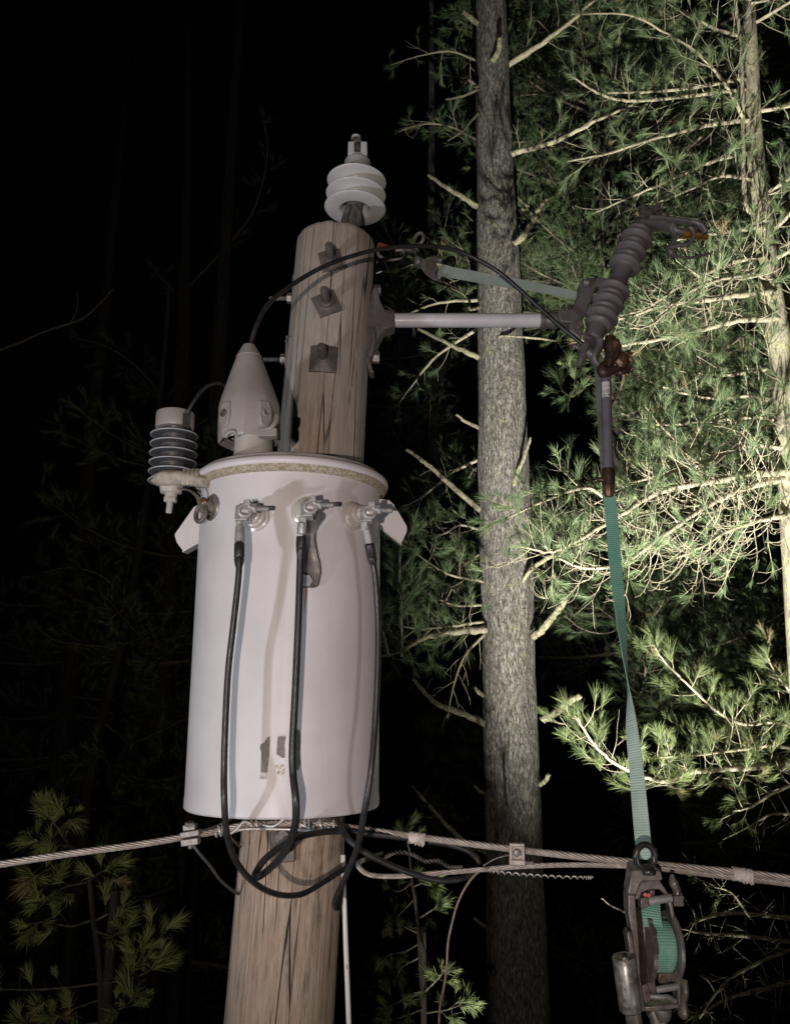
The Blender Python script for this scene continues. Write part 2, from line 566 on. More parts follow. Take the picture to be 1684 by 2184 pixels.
# ------------------------------------------------------------------ ground, far below the bucket
g = MB()
gx = np.linspace(-80, 80, 33)
gy = np.linspace(-60, 100, 33)
gv = [(x, y, 0.25 * math.sin(x * .3) * math.cos(y * .23) + (0.0 if abs(y - 5) < 4 else 0.15 * math.sin(x * 1.1 + y))) for y in gy for x in gx]
g.add(gv, [(j * 33 + i, j * 33 + i + 1, (j + 1) * 33 + i + 1, (j + 1) * 33 + i) for j in range(32) for i in range(32)])
go = g.build("ground", M['ground'], org=(0, 0, 0))
tag(go, "dark needle-strewn forest floor far below the pole", None, kind="structure")

# ------------------------------------------------------------------ utility pole
PY = 2.33
pt, pb_ = P(717, 517, PY), P(595, 2183, PY)
pax = nrm(pt - pb_)
pfoot = pb_ - pax * (pb_[2] / pax[2] + 0.3)
plen = np.linalg.norm(pt - pfoot) + 0.004
R_TOP, R_BOT = 0.121, 0.1395
lvis = np.linalg.norm(pt - pb_)


def pole_r(h):
    return R_TOP + (R_BOT - R_TOP) * (plen - h) / lvis


def pole_noise(r, h, a):
    k = np.array([mnoise.noise(Vector((math.cos(x) * 3.1, math.sin(x) * 3.1, h * 0.8))) for x in a])
    k2 = np.array([mnoise.noise(Vector((math.cos(x) * 11, math.sin(x) * 11, h * 1.6 + 7))) for x in a])
    return r + (0.0035 * k + 0.0018 * k2) * (1 if r > .03 else 0)


pole_root = empty("utility_pole", pfoot, "weathered brown wooden utility pole carrying the grey transformer", "utility pole")
pole_root.rotation_euler = (0, 0, 0)
prof = [(pole_r(h), h) for h in list(np.arange(0, plen - 3.2, 0.6)) + list(np.arange(plen - 3.2, plen - 0.05, 0.05))]
prof += [(R_TOP, plen - 0.02), (R_TOP - .001, plen - 0.007), (R_TOP - .006, plen - .001), (R_TOP - .012, plen + .001), (R_TOP - .05, plen + .003), (0.004, plen + .004)]
mb = MB()
mb.lathe((0, 0, 0), (0, 0, 1), prof, 72, rfun=pole_noise)
va = mb.v[-1]
for ring_i in range(1, 7):      # rough saw-cut end
    sl_ = slice(len(va) - ring_i * 72, len(va) - (ring_i - 1) * 72)
    va[sl_, 2] += np.array([.0035 * mnoise.noise(Vector((x * 60, y * 60, ring_i * .2))) + .0022 * mnoise.noise(Vector((x * 190, y * 190, 3))) for x, y, _ in va[sl_]])
shaft = mb.build("pole_shaft", M['wood'], None, 50, org=(0, 0, 0))
shaft.parent = pole_root
ORG[shaft.name] = pfoot
shaft.rotation_euler = Vector(pax).to_track_quat('Z', 'Y').to_euler()
shaft.location = (0, 0, 0)


def pole_at(z):
    k = (z - pfoot[2]) / pax[2]
    return pfoot + pax * k, pole_r(k)


def on_pole(px, py, d=0.0):
    lo, hi = 1.6, PY
    for _ in range(40):
        mid = (lo + hi) / 2
        p = P(px, py, mid)
        c, r = pole_at(p[2])
        if np.hypot(*(p - c)[:2]) > r + d:
            lo = mid
        else:
            hi = mid
    p = P(px, py, hi)
    c, r = pole_at(p[2])
    n = np.array([*(p - c)[:2], 0])
    return p, nrm(n)


# square washers with bolt stubs on the face of the pole
for (px, py, rot, sz, pyr) in ((706, 556, 14, 0.066, 0), (697, 648, 24, 0.070, 0), (690, 766, -3, 0.080, 1)):
    p, n = on_pole(px, py)
    U0 = nrm(np.cross((0, 0, 1), n))
    V0 = np.array([0, 0, 1.0])
    ca, sa = math.cos(rad(rot)), math.sin(rad(rot))
    U, V = U0 * ca + V0 * sa, V0 * ca - U0 * sa
    mb = MB()
    s = sz / 2
    k = 9
    vs, fs = [], []
    for i in range(k):
        for j in range(k):
            a, c = (i / (k - 1) * 2 - 1), (j / (k - 1) * 2 - 1)
            dep = 0.013 * (1 - max(abs(a), abs(c))) if pyr else 0.010 * max(0, 1 - 1.5 * math.hypot(a, c))
            curve = -0.5 * (a * s * ca) ** 2 / R_TOP
            vs.append(p + U * a * s + V * c * s + n * (0.006 + dep + curve))
    fs = [(i * k + j, (i + 1) * k + j, (i + 1) * k + j + 1, i * k + j + 1) for i in range(k - 1) for j in range(k - 1)]
    base = len(vs)
    vs += [x - n * 0.016 for x in vs]
    fs += [tuple(y + base for y in reversed(q)) for q in fs]
    for i in range(k - 1):
        for q0, q1 in ((i * k, (i + 1) * k), (i, i + 1), (i * k + k - 1, (i + 1) * k + k - 1), ((k - 1) * k + i, (k - 1) * k + i + 1)):
            fs.append((q0, q1, q1 + base, q0 + base))
    mb.add(vs, fs)
    wo = mb.build("square_washer", M['darkgalv'], pole_root, 25)
    bd = nrm(n + np.array([-.02, 0, .10]))
    mb = MB()
    mb.lathe(p + n * 0.008, bd, [(.0175, 0), (.0175, .008), (.0125, .010), (.0125, .066), (.011, .069), (.004, .070)], 18)
    mb.build("bolt", M['darkgalv'], wo, 40)

# through-bolts out of the left side, each with nut and backing strip
for (x0, x1, py) in ((575, 626, 636), (562, 612, 766)):
    a, c = P(x0, py, PY), P(x1, py, PY)
    d = nrm(a - c)
    mb = MB()
    mb.bolt(c - d * .03, d, .0075, np.linalg.norm(a - c) + .03)
    bo = mb.build("through_bolt", M['galv'], pole_root, 50)
    mb = MB()
    mb.nut(c + d * .004, d, .0165, .016)
    mb.build("nut", M['galv'], bo, 30)
    mb = MB()
    mb.box(c - d * .002 + np.array([0, -.006, .012]), (.007, .105, .05))
    mb.build("washer_plate", M['galv'], bo, 30, .002)

# large bolted plate below the transformer
mb = MB()
cz = lambda x, y: ((700 + x * .594) / 1.876, (3150 + y * .594) / 1.876)
pts = [(668, 262), (815, 275), (808, 500), (690, 512), (668, 470)]
fr = [on_pole(*cz(*q), .012)[0] for q in pts]
c0, n0 = on_pole(*cz(740, 390), .02)
mb.slab(fr, n0 * -.03)
pl = mb.build("bolted_plate", M['darkgalv'], pole_root, 30, .003)
mb = MB()
mb.lathe(on_pole(*cz(735, 330), .004)[0], n0, [(.038, 0), (.036, .012), (.02, .022), (.018, .03), (.003, .031)], 24)
mb.build("domed_washer", M['darkgalv'], pl)
mb = MB()
mb.tube([on_pole(*cz(745, 440), .02)[0], on_pole(*cz(790, 300), .03)[0]], .012, 10, flat=.5)
mb.build("hook_plate", M['casting'], pl)
# staple wire wisp on the left edge
mb = MB()
mb.tube(spl([P(608, 728, 2.3), P(614, 719, 2.28), P(622, 716, 2.26)], 4), .0016, 5)
mb.build("staple", M['galv'], pole_root)

# ------------------------------------------------------------------ pole-top post insulator
IY = 2.40
ic = P(757, 447, IY)
iax = nrm(np.array([0.04, 0.0, 1.0]))
ins = empty("post_insulator", P(750, 478, IY), "grey three-shed post insulator standing on the pole top", "insulator")
sp_ = 0.049
prof = [(.034, .05), (.037, .026), (.046, .004), (.050, -.002), (.056, -.003), (.094, .000), (.0985, .002), (.1005, .005), (.0985, .008), (.066, .026)]
for i in (1, 2):
    h = sp_ * i
    prof += [(.052, h - .017), (.054, h - .010), (.058, h - .006), (.093 - .001 * i, h), (.0975 - .001 * i, h + .002), (.0995 - .001 * i, h + .005), (.0975 - .001 * i, h + .008), (.062, h + .026)]
h = sp_ * 2
prof += [(.05, h + .041), (.045, h + .046), (.0445, h + .075), (.041, h + .083), (.033, h + .088), (.031, h + .094)]
mb = MB()
mb.lathe(ic, iax, prof, 64, cap=False)
body = mb.build("insulator_sheds", M['poly'], ins, 50)
# grooved head: two horns with a saddle between
mb = MB()
hb = ic + iax * (h + .086)
for s in (-1, 1):
    mb.slab([hb + np.array([s * .010, -.03, 0]), hb + np.array([s * .032, -.03, 0]), hb + np.array([s * .032, -.03, .052]), hb + np.array([s * .010, -.03, .052])], (0, .06, 0))
mb.slab([hb + np.array([-.031, -.0285, -.004]), hb + np.array([.031, -.0285, -.004]), hb + np.array([.031, -.0285, .014]), hb + np.array([-.031, -.0285, .014])], (0, .057, 0))
mb.build("saddle", M['poly'], ins, 40, .004)
mb = MB()
tp = P(760, 304, IY)
mb.ring(tp, (0.45, -.9, -.3), .0155, .0052, 20, 8)
mb.lathe(hb + iax * .012 + np.array([0, -.012, 0]), nrm(tp - hb), [(.008, 0), (.008, .018), (.012, .02), (.012, .03), (.007, .034), (.007, .048)], 14)
mb.build("clamp_eye", M['darkgalv'], ins)
mb = MB()
tp2 = P(759, 298, IY + .01)
mb.lathe(tp2 - iax * .004, iax, [(.012, 0), (.0165, .006), (.0155, .016), (.009, .022), (.002, .023)], 18)
mb.build("clamp_knob", M['poly'], ins)
mb = MB()
mb.tube(spl([P(746, 505, IY - .02), P(747, 470, IY), ic + iax * .03], 4), [.030, .030, .026], 16)
mb.tube(spl([P(735, 478, IY - .05), P(738, 455, IY - .045), P(748, 440, IY - .02)], 5), .0085, 10)
mb.tube(spl([P(763, 478, IY - .05), P(765, 458, IY - .045), P(757, 440, IY - .02)], 5), .0085, 10)
mb.build("pin_bracket", M['galv'], ins)

# ------------------------------------------------------------------ transformer
TR = 0.2155
TY = 1.945
tb, tt = P(600, 1719, TY), P(625, 1053, TY)
TX = (tb[0] + tt[0]) / 2
TB, TT = tb[2], tt[2]
HT = TT - TB
tax0 = np.array([TX, TY, TB])


def on_tank(px, py, d=0.0):
    lo, hi = 1.2, TY
    for _ in range(40):
        mid = (lo + hi) / 2
        p = P(px, py, mid)
        if np.hypot(p[0] - TX, p[1] - TY) > TR + d:
            lo = mid
        else:
            hi = mid
    p = P(px, py, hi)
    return p, nrm([p[0] - TX, p[1] - TY, 0])


tr = empty("pole_transformer", tax0, "pale grey cylindrical pole-mounted transformer with three low-voltage bushings", "transformer")
Z = np.array([0, 0, 1.0])
mb = MB()
mb.lathe(tax0, Z, [(.19, .012), (.205, .010), (TR - .003, .0), (TR + .001, .004), (TR + .001, .02), (TR, .03)] + [(TR, .03 + (HT - .03) * i / 10) for i in range(1, 11)], 96)
tank = mb.build("tank", M['paint'], tr, 40)
# strip welded round the foot
mb = MB()
mb.lathe(tax0 + Z * (HT - .004), Z, [(TR - .002, 0), (TR + .005, .002), (TR + .0125, .006), (TR + .0145, .010), (TR + .0145, .0155), (TR + .012, .016)], 96, cap=False)
mb.build("gasket", M['moss'], tr, 50)
mb = MB()
mb.lathe(tax0 + Z * (HT + .0105), Z, [(TR + .0130, 0), (TR + .0175, .002), (TR + .0195, .008), (TR + .0180, .016), (TR + .012, .020), (TR + .002, .021), (TR - .004, .017)], 96, cap=False)
mb.build("clamp_band", M['paint'], tr, 50)
mb = MB()
mb.lathe(tax0 + Z * (HT + .026), Z, [(TR + .004, 0), (TR + .004, .012), (TR + .001, .015), (TR - .02, .017), (TR - .04, .022), (.10, .028), (.01, .030)], 96)
lid = mb.build("lid", M['lid'], tr, 50)
LZ = TT + .052

# primary bushing under its cone-shaped guard
bY = 1.90
bc = P(531, 952, bY)
mpc = mpp(860, bY)
gb, gt_ = P(531, 940, bY), P(531, 737, bY)
gh = np.linalg.norm(gt_ - gb)
gax = nrm(gt_ - gb)
k = mpc
mb = MB()


def facet(r, h, a):
    s = r / max(np.cos((a % (math.pi / 4)) - math.pi / 8).max(), 1e-6)
    f = np.cos(math.pi / 8) / np.cos((a % (math.pi / 4)) - math.pi / 8)
    w = max(0.0, min(1.0, 1.0 - h / (gh * .75)))
    return r * (1 + (f - 1) * w * 0.8 + .02 * w)


mb.lathe(gb, gax, [(45 * k, .008), (50 * k, .006), (58 * k, .002), (62 * k, -.006), (65 * k, .0), (65.5 * k, gh * .15), (64.5 * k, gh * .34), (60 * k, gh * .42), (44 * k, gh * .64), (27.5 * k, gh * .86), (26.8 * k, gh * .872), (27.4 * k, gh * .875), (13.5 * k, gh), (8 * k, gh + .002)], 64, cap=False, rfun=facet)
guard = mb.build("bushing_guard", M['guard'], tr, 32)
for (py, ang, sgn) in ((886, -39, -1), (884, 40, 1)):
    gz = P(531, py, bY - .06)[2]
    kk = (gz - gb[2]) / gax[2]
    nd = np.array([math.sin(rad(ang)), -math.cos(rad(ang)), 0])
    c = gb + gax * kk + nd * (64.5 * k + .004)
    U = np.array([math.cos(rad(ang)), math.sin(rad(ang)), 0])
    mb = MB()
    pl_ = [(-.016, .034), (.010, .036), (.018, .014), (.019, -.012), (.008, -.030), (-.012, -.026), (-.018, 0.0)]
    mb.slab([c + U * a * sgn + Z * q for a, q in pl_], nd * -.020)
    mb.build("latch_boss", M['guard'], guard, 35, .003)
    mb = MB()
    mb.lathe(c + Z * .006 - nd * .002, nd, [(.0095, 0), (.0095, .0055), (.0075, .006), (.0065, .002), (.001, .002)], 20)
    mb.build("latch_socket", M['darkgalv'] if sgn < 0 else M['guard'], guard, 35)
mb = MB()
c = P(572, 918, bY - .06)
mb.tube(spl([P(592, 886, bY - .05), P(588, 900, bY - .062), P(578, 912, bY - .066), P(565, 916, bY - .06)], 5), .006, 10)
mb.box(P(572, 925, bY - .052), (.045, .02, .03))
mb.build("latch_lever", M['guard'], guard, 40, .003)
mb = MB()
c = P(497, 925, bY - .06)
mb.tube(spl([P(481, 931, bY - .06), P(490, 921, bY - .068), P(502, 921, bY - .068), P(508, 929, bY - .06)], 5), .006, 10)
mb.build("latch_rib", M['guard'], guard)
mb = MB()
mb.lathe(np.array([gb[0] + .012, gb[1] - .004, LZ - .012]), Z, [(.052, 0), (.052, .012), (.056, .018), (.056, .026), (.05, .032), (.046, .045), (.046, .09)], 48)
mb.build("bushing_porcelain", M['porcelain'], tr, 50)
mb = MB()
for (px, py) in ((520, 962), (552, 957)):
    mb.box(P(px, py, bY - .075), (.008, .008, .004))

# lifting ears at both sides
cl = lambda x, y: ((550 + x * .458) / 1.876, (1300 + y * .458) / 1.876)
cr = lambda x, y: ((1100 + x * .3563) / 1.876, (1750 + y * .3563) / 1.876)
for side, pts in ((-1, [cl(*q) for q in ((640, 1520), (560, 1548), (490, 1590), (455, 1640), (332, 1815), (325, 1835), (345, 1900), (392, 1962), (600, 1845), (640, 1800))]),
                  (1, [cr(*q) for q in ((1120, 690), (1180, 685), (1280, 700), (1335, 750), (1470, 975), (1482, 1000), (1478, 1060), (1420, 1178), (1172, 985), (1120, 950))])):
    mb = MB()
    q = [P(x, y, TY - .02) for x, y in pts]
    mb.slab(q, (0, .007, 0))
    i0 = 7
    a, b2 = q[i0], q[i0 + 1]
    mb.slab([a, b2, b2 + np.array([0, .05, .004]), a + np.array([0, .05, .004])], np.array([0, .002, -.006]))
    mb.build("lifting_ear", M['paint'], tr, 30, .0015)
mb = MB()
c = P(430, 1150, TY + .03)
mb.lathe(c, (0, -1, 0), [(.022, 0), (.022, .04)], 18)
mb.build("support_lug_boss", M['darkgalv'], tr)

# low-voltage bushings
BUSH = []
for (px, py, cx, cy, lx, ly) in ((545, 1102, 522, 1090, 512, 1118), (652, 1092, 660, 1082, 645, 1110), (748, 1100, 785, 1093, 780, 1122)):
    p, n = on_tank(px, py, -.002)
    mb = MB()
    mb.lathe(p, n, [(.031, 0), (.033, .002), (.0325, .006), (.027, .008), (.0275, .015), (.025, .019), (.021, .020), (.0215, .026), (.019, .029), (.0165, .030), (.0165, .05), (.006, .052)], 40)
    bu = mb.build("low_voltage_bushing", M['porcelain'], tr, 50)
    e, _ = on_tank(px, py, .055)
    ce = P(cx, cy, e[1] - .012)
    mb = MB()
    mb.tube([p + n * .04, p + n * .06, ce], [.009, .009, .008], 12)
    d = nrm(ce - p)
    right = np.array([1, 0, -.02])
    mb.lathe(ce - right * .012, right, [(.014, 0), (.0165, .003), (.0165, .022), (.014, .026)], 16)
    mb.box(ce + np.array([-.004, -.004, -.008]), (.026, .034, .022), (1, 0, 0), (0, .25, 1))
    mb.box(ce + np.array([.008, -.008, .014]), (.014, .012, .03), (1, 0, 0.1), (0, 0, 1))
    mb.ring(ce + np.array([.004, -.016, -.002]), (0.2, -1, 0.1), .0125, .0045, 18, 8)
    mb.box(ce + np.array([-.010, -.006, -.028]), (.010, .026, .008))
    tc_ = mb.build("terminal_clamp", M['bright'], bu, 40, .0015)
    mb = MB()
    b0 = ce + np.array([.016, -.008, .004])
    mb.nut(b0, (1, -.1, -.04), .0105, .011)
    mb.bolt(b0, (1, -.1, -.04), .0058, .036)
    mb.build("clamp_bolt", M['bright'], tc_, 40)
    BUSH.append((ce, P(lx, ly, ce[1] - .004)))

# ground terminal with eye at the left shoulder
p, n = on_tank(452, 1082)
mb = MB()
mb.lathe(p - n * .003, n, [(.030, 0), (.031, .003), (.029, .006), (.016, .008), (.016, .03)], 28)
gt = mb.build("ground_terminal", M['galv'], tr)
mb = MB()
e = P(429, 1094, p[1] - .02)
mb.ring(e, (-.55, -.8, .12), .0195, .0055, 26, 10, 0.8, Z)
mb.tube([p + n * .02, e + np.array([.014, .01, 0])], .008, 10)
mb.build("eye_bolt", M['darkgalv'], gt)
mb = MB()
mb.lathe(P(440, 1072, p[1] - .012), (-.3, -1, .1), [(.009, 0), (.009, .014), (.005, .017)], 14)
mb.build("stud", M['copper'], gt)

# ground strap hanging from the middle bushing, bolted to the tank
cf = lambda x, y: ((700 + x * .5641) / 1.876, (1900 + y * .5641) / 1.876)
mb = MB()
sp3 = []
for (x, y, d) in ((960, 255, .052), (985, 300, .045), (960, 370, .03), (945, 450, .018), (955, 540, .012), (965, 620, .010), (960, 690, .006), (945, 770, .004), (935, 795, .004)):
    sp3.append(on_tank(*cf(x, y), d)[0])
sp3 = spl(sp3, 5)
wid = np.interp(np.linspace(0, 1, len(sp3)), [0, .12, .3, .55, .75, .9, 1], [.012, .016, .010, .014, .021, .020, .010])
vs, fs = [], []
for i, q in enumerate(sp3):
    nn = nrm([q[0] - TX, q[1] - TY, 0])
    U = nrm(np.cross(Z, nn))
    for s in (-1, -.8, .8, 1):
        vs.append(q + U * wid[i] * s + nn * (.004 if abs(s) == 1 else 0.0))
base = len(vs)
m4 = len(sp3)
fs = [(i * 4 + j, i * 4 + j + 1, (i + 1) * 4 + j + 1, (i + 1) * 4 + j) for i in range(m4 - 1) for j in range(3)]
mb.add(vs, fs)
gs = mb.build("ground_strap", M['strapmetal'], tr, 60)
sm = gs.modifiers.new("thick", 'SOLIDIFY')
sm.thickness = .003
p, n = on_tank(*cf(930, 750), .006)
mb = MB()
mb.nut(p, n, .0135, .010)
mb.build("strap_bolt", M['bright'], gs, 30)
mb = MB()
mb.add([on_tank(*cf(x, y), .0009)[0] for x, y in ((912, 800), (935, 802), (928, 860), (918, 930), (912, 1000))], [(0, 1, 2, 3, 4)])
mb.build("rust_streak", M['stain'], tr)


def tank_patch(name, pts, mat, d=.0012):
    mb = MB()
    c = np.mean(pts, axis=0)
    vs = [on_tank(*c, d)[0]]
    ring = []
    for i in range(len(pts)):
        a, b2 = np.array(pts[i]), np.array(pts[(i + 1) % len(pts)])
        for t in (0, .25, .5, .75):
            ring.append(a * (1 - t) + b2 * t)
    vs += [on_tank(*q, d)[0] for q in ring]
    mb.add(vs, [(0, i + 1, (i + 1) % len(ring) + 1) for i in range(len(ring))])
    return mb.build(name, mat, tr, 180)


cd = lambda x, y: ((700 + x * .5641) / 1.876, (2700 + y * .5641) / 1.876)
tank_patch("number_decal", [cd(*q) for q in ((655, 440), (675, 435), (670, 560), (655, 690), (608, 688), (612, 545), (603, 520), (608, 490), (632, 478))], M['decal'])
tank_patch("number_decal", [cd(*q) for q in ((655, 692), (650, 738), (603, 736), (606, 692))], M['galv'])
tank_patch("number_decal", [cd(*q) for q in ((729, 436), (786, 434), (776, 500), (780, 585), (760, 588), (718, 560))], M['decal'])
tank_patch("number_decal", [cd(*q) for q in ((731, 423), (786, 425), (786, 433), (729, 435))], M['foil'])
tank_patch("number_decal", [cd(*q) for q in ((708, 645), (735, 630), (770, 640), (776, 690), (768, 725), (740, 715), (722, 690))], M['foil'])
tank_patch("number_decal", [cd(*q) for q in ((812, 540), (850, 380), (880, 395), (888, 470), (880, 560), (888, 620), (870, 680), (830, 640))], M['decal'])

# ------------------------------------------------------------------ surge arrester on its bracket
aY = 1.86
abot, atop = P(367, 1032, aY), P(375, 880, aY)
ar = empty("surge_arrester", P(385, 1040, aY), "grey ribbed surge arrester on a lichen-covered bracket left of the tank", "surge arrester")
aax = nrm(atop - abot)
al = np.linalg.norm(atop - abot)
am = mpp(960, aY)
mb = MB()
prof = [(.026, .0)]
for i in range(6):
    h = al * (.02 + .128 * i)
    prof += [(.030, h), (48 * am, h + .0015), (48.6 * am, h + .003), (48 * am, h + .0045), (.034, h + .010), (.028, h + .014)]
prof += [(.030, al * .78)]
mb.lathe(abot, aax, prof, 56)
ab = mb.build("ribbed_housing", M['arrester'], ar, 35)
for i in range(6):
    mb = MB()
    mb.ring(abot + aax * (al * (.02 + .128 * i) + .0028), aax, 48.4 * am, .0017, 64, 8)
    mb.build("shed_edge", M['lip'], ab, 180)
mb = MB()
mb.lathe(abot + aax * al * .765, aax, [(39.5 * am, 0), (40.5 * am, .003), (40.5 * am, al * .205), (39 * am, al * .225), (36 * am, al * .235), (.002, al * .24)], 48)
cap = mb.build("cap", M['guard'], ar, 35)
mb = MB()
sl = P(396, 900, aY - .031)
mb.box(sl, (.014, .036, .026), (1, .3, 0))
mb.build("wire_slot", M['rubber'], cap, 30)
# bracket arm
mb = MB()
mb.tube(spl([P(336, 1024, aY), P(360, 1022, aY - .02), P(395, 1020, aY - .02), P(425, 1026, aY - .03), P(447, 1030, aY - .05)], 6), [.022, .036, .030, .026, .020], 14, flat=.55)
for x in (394, 403, 412, 420):
    mb.tube(spl([P(x - 2, 1033, aY - .04), P(x, 1016, aY - .045), P(x + 1, 1003, aY - .03)], 4), [.006, .0075, .006], 8)
mb.build("mounting_bracket", M['lichen'], ar, 60)
mb = MB()
bt = P(366, 1030, aY - .005)
mb.lathe(bt, (0.02, 0, -1), [(.027, -.004), (.027, .010), (.024, .024), (.014, .026), (.014, .034)], 28)
mb.nut(bt - Z * .034, (0, 0, -1), .015, .012)
mb.bolt(bt - Z * .034, (-.05, 0, -1), .0075, .038)
mb.build("bottom_terminal", M['porcelain'], ar, 40)
mb = MB()
mb.tube(spl([P(384, 1042, aY - .03), P(405, 1046, aY - .05), P(422, 1060, aY - .06), P(428, 1078, aY - .06)], 6), .009, 8, flat=.25)
mb.build("ground_lead", M['galv'], ar)


def wire(name, pts, r, mat, label, cat, n=10, k=8, group=None, parent=None):
    mb = MB()
    mb.tube(spl(pts, k), r, n)
    o = mb.build(name, mat, parent, 60)
    if parent is None:
        tag(o, label, cat, group)
    return o


wire("arrester_lead", [P(394, 894, aY - .035), P(404, 872, aY - .04), P(415, 854, aY - .04), P(430, 834, aY - .03), P(445, 822, aY - .02), P(462, 817, 1.86), P(476, 821, 1.88), P(488, 832, 1.89)], .0045, M['rubber'],
     "short black lead arching from the arrester cap to the bushing guard", "cable")
wire("jumper_cable", [P(533, 745, 1.90), P(538, 722, 1.9), P(549, 690, 1.9), P(575, 645, 1.93), P(640, 596, 1.98), P(710, 560, 2.02), P(800, 533, 2.08), P(895, 524, 2.13), P(975, 535, 2.17), P(1060, 578, 2.19), P(1130, 638, 2.2), P(1190, 692, 2.2), P(1240, 733, 2.2)], .0062, M['rubber'],
     "long black jumper cable arching from the bushing guard to the fuse cutout", "cable", 12)

# ------------------------------------------------------------------ fuse cutout and its arm
arm = empty("cutout_arm", P(800, 683, PY), "grey fibreglass standoff arm bolted to the right side of the pole", "bracket")
a0, a1 = P(836, 683, PY), P(1162, 683, PY)
ad = nrm(a1 - a0)
ar_ = 15.3 * mpp(683, PY)
mb = MB()
mb.lathe(a0, ad, [(ar_, 0), (ar_, np.linalg.norm(a1 - a0))], 32)
mb.build("fibreglass_rod", M['arm'], arm)
mb = MB()
q0 = P(812, 678, PY)
mb.lathe(q0, ad, [(.020, -.012), (.026, 0), (.027, .018), (.0265, .040), (ar_, .0405)], 28)
mb.build("ferrule", M['casting'], arm)
mb = MB()
mb.lathe(P(1150, 683, PY), ad, [(ar_ + .001, 0), (.0265, .001), (.0265, .012), (.0245, .014), (.0245, .03), (.027, .034), (.026, .052), (.018, .062), (.012, .066)], 28)
mb.build("ferrule", M['casting'], arm)
c2 = lambda x, y: ((1400 + x * .594) / 1.876, (900 + y * .594) / 1.876)
mb = MB()
for dy in (-.034, ):
    q = [P(*c2(*v), PY + dy) for v in ((150, 425), (188, 415), (200, 500), (236, 575), (300, 600), (300, 680), (230, 700), (190, 770), (160, 880), (105, 905), (115, 700), (125, 560))]
    mb.slab(q, (0, .055, 0))
gu = mb.build("gusset_plate", M['casting'], arm, 30, .003)
mb = MB()
mb.slab([P(*c2(*v), PY - .040) for v in ((120, 705), (205, 668), (212, 690), (120, 728))], (0, .012, 0))
mb.slab([P(*c2(*v), PY - .045) for v in ((100, 895), (128, 880), (152, 970), (162, 988), (135, 992), (112, 950))], (0, .05, 0))
mb.tube([P(*c2(150, 690), PY - .045), P(*c2(160, 790), PY - .045), P(*c2(130, 890), PY - .045)], .009, 10)
mb.build("base_channel", M['casting'], gu, 30, .002)
mb = MB()
mb.nut(P(*c2(150, 893), PY - .01), (1, 0, 0), .019, .022)
mb.build("mounting_nut", M['galv'], gu, 30)
mb = MB()
mb.nut(P(*c2(160, 440), PY - .01), (1, 0, 0), .017, .022)
mb.build("mounting_nut", M['casting'], gu, 30)

c3 = lambda x, y: ((2150 + x * .475) / 1.876, (750 + y * .475) / 1.876)
cY0, cY1 = 2.26, 2.34
cut = empty("fuse_cutout", P(*c3(480, 1290), cY0), "open charcoal fuse cutout with eight ribbed sheds on the arm's end", "fuse cutout")
kb, kt = P(*c3(452, 1292), cY0), P(*c3(893, 285), cY1)
kd = nrm(kt - kb)
kl = np.linalg.norm(kt - kb)
SR = 139 * .475 / 1.876 * mpp(650, 2.3)
core = SR * .58
prof = [(.012, 0), (core * .9, .001), (core * 1.02, .006), (core * 1.0, .018), (core * .97, kl * .105)]


def shed(t, r, w=1.0):
    h = kl * t
    return [(core, h - .0125 * w), (core * 1.12, h - .0105 * w), (r * .93, h - .0055), (r * .985, h - .0025), (r, h + .0005), (r * .975, h + .003), (core * 1.15, h + .008 * w), (core * 1.02, h + .0095 * w)]


for t, q in ((.130, .84), (.185, 1.0), (.240, .86), (.295, 1.0), (.345, .88), (.400, 1.0)):
    prof += shed(t, SR * q, 1.0)
prof += [(SR * .54, kl * .43), (SR * .53, kl * .44), (SR * .53, kl * .58)]
for t, q in ((.615, 1.0), (.672, .82), (.728, 1.0), (.784, .82), (.838, 1.0), (.895, .83)):
    prof += shed(t, SR * q, 1.0)
prof += [(core * 1.05, kl * .925), (core, kl * .98), (core * .85, kl)]
mb = MB()
mb.lathe(kb, kd, prof, 56)
mb.build("ribbed_insulator", M['cutout'], cut, 45)
CY = 2.29
mb = MB()
q = [P(*c3(*v), CY - .005) for v in ((165, 1030), (290, 1018), (330, 930), (352, 850), (355, 795), (400, 762), (560, 755), (640, 775), (640, 830), (490, 835), (470, 900), (415, 1045), (380, 1090), (300, 1140), (190, 1128))]
mb.slab(q, (0, .045, 0))
mb.slab([P(*c3(*v), CY - .012) for v in ((262, 1145), (370, 1090), (392, 1168), (372, 1265), (350, 1270), (268, 1205))], (0, .03, 0))
mb.build("mounting_strap", M['casting'], cut, 30, .006)
mb = MB()
mb.tube([P(*c3(380, 800), CY - .02), P(*c3(425, 805), CY - .02)], .012, 10)
mb.nut(P(*c3(335, 1170), CY - .03), (0, -1, 0), .014, .012)
mb.build("strap_bolt", M['galv'], cut)
TYc = 2.33
mb = MB()
t3 = lambda pts, dy=0: spl([P(*c3(*v), TYc + dy) for v in pts], 5)
mb.tube(t3(((835, 330), (930, 318), (1060, 322), (1120, 350), (1150, 405), (1135, 470), (1105, 520), (1120, 560), (1165, 580))), [.034, .033, .026, .016, .014, .014, .017, .014, .006], 12, flat=.6)
mb.tube(t3(((930, 262), (1040, 265), (1160, 278), (1290, 295), (1370, 330), (1410, 385)), -.02), [.018, .017, .015, .014, .020, .014], 12, flat=.55)
mb.tube(t3(((1120, 300), (1170, 360), (1240, 375), (1330, 350)), -.01), [.010, .012, .012, .010], 10)
mb.build("top_hood", M['casting'], cut, 60)
mb = MB()
rr = random.Random(3)
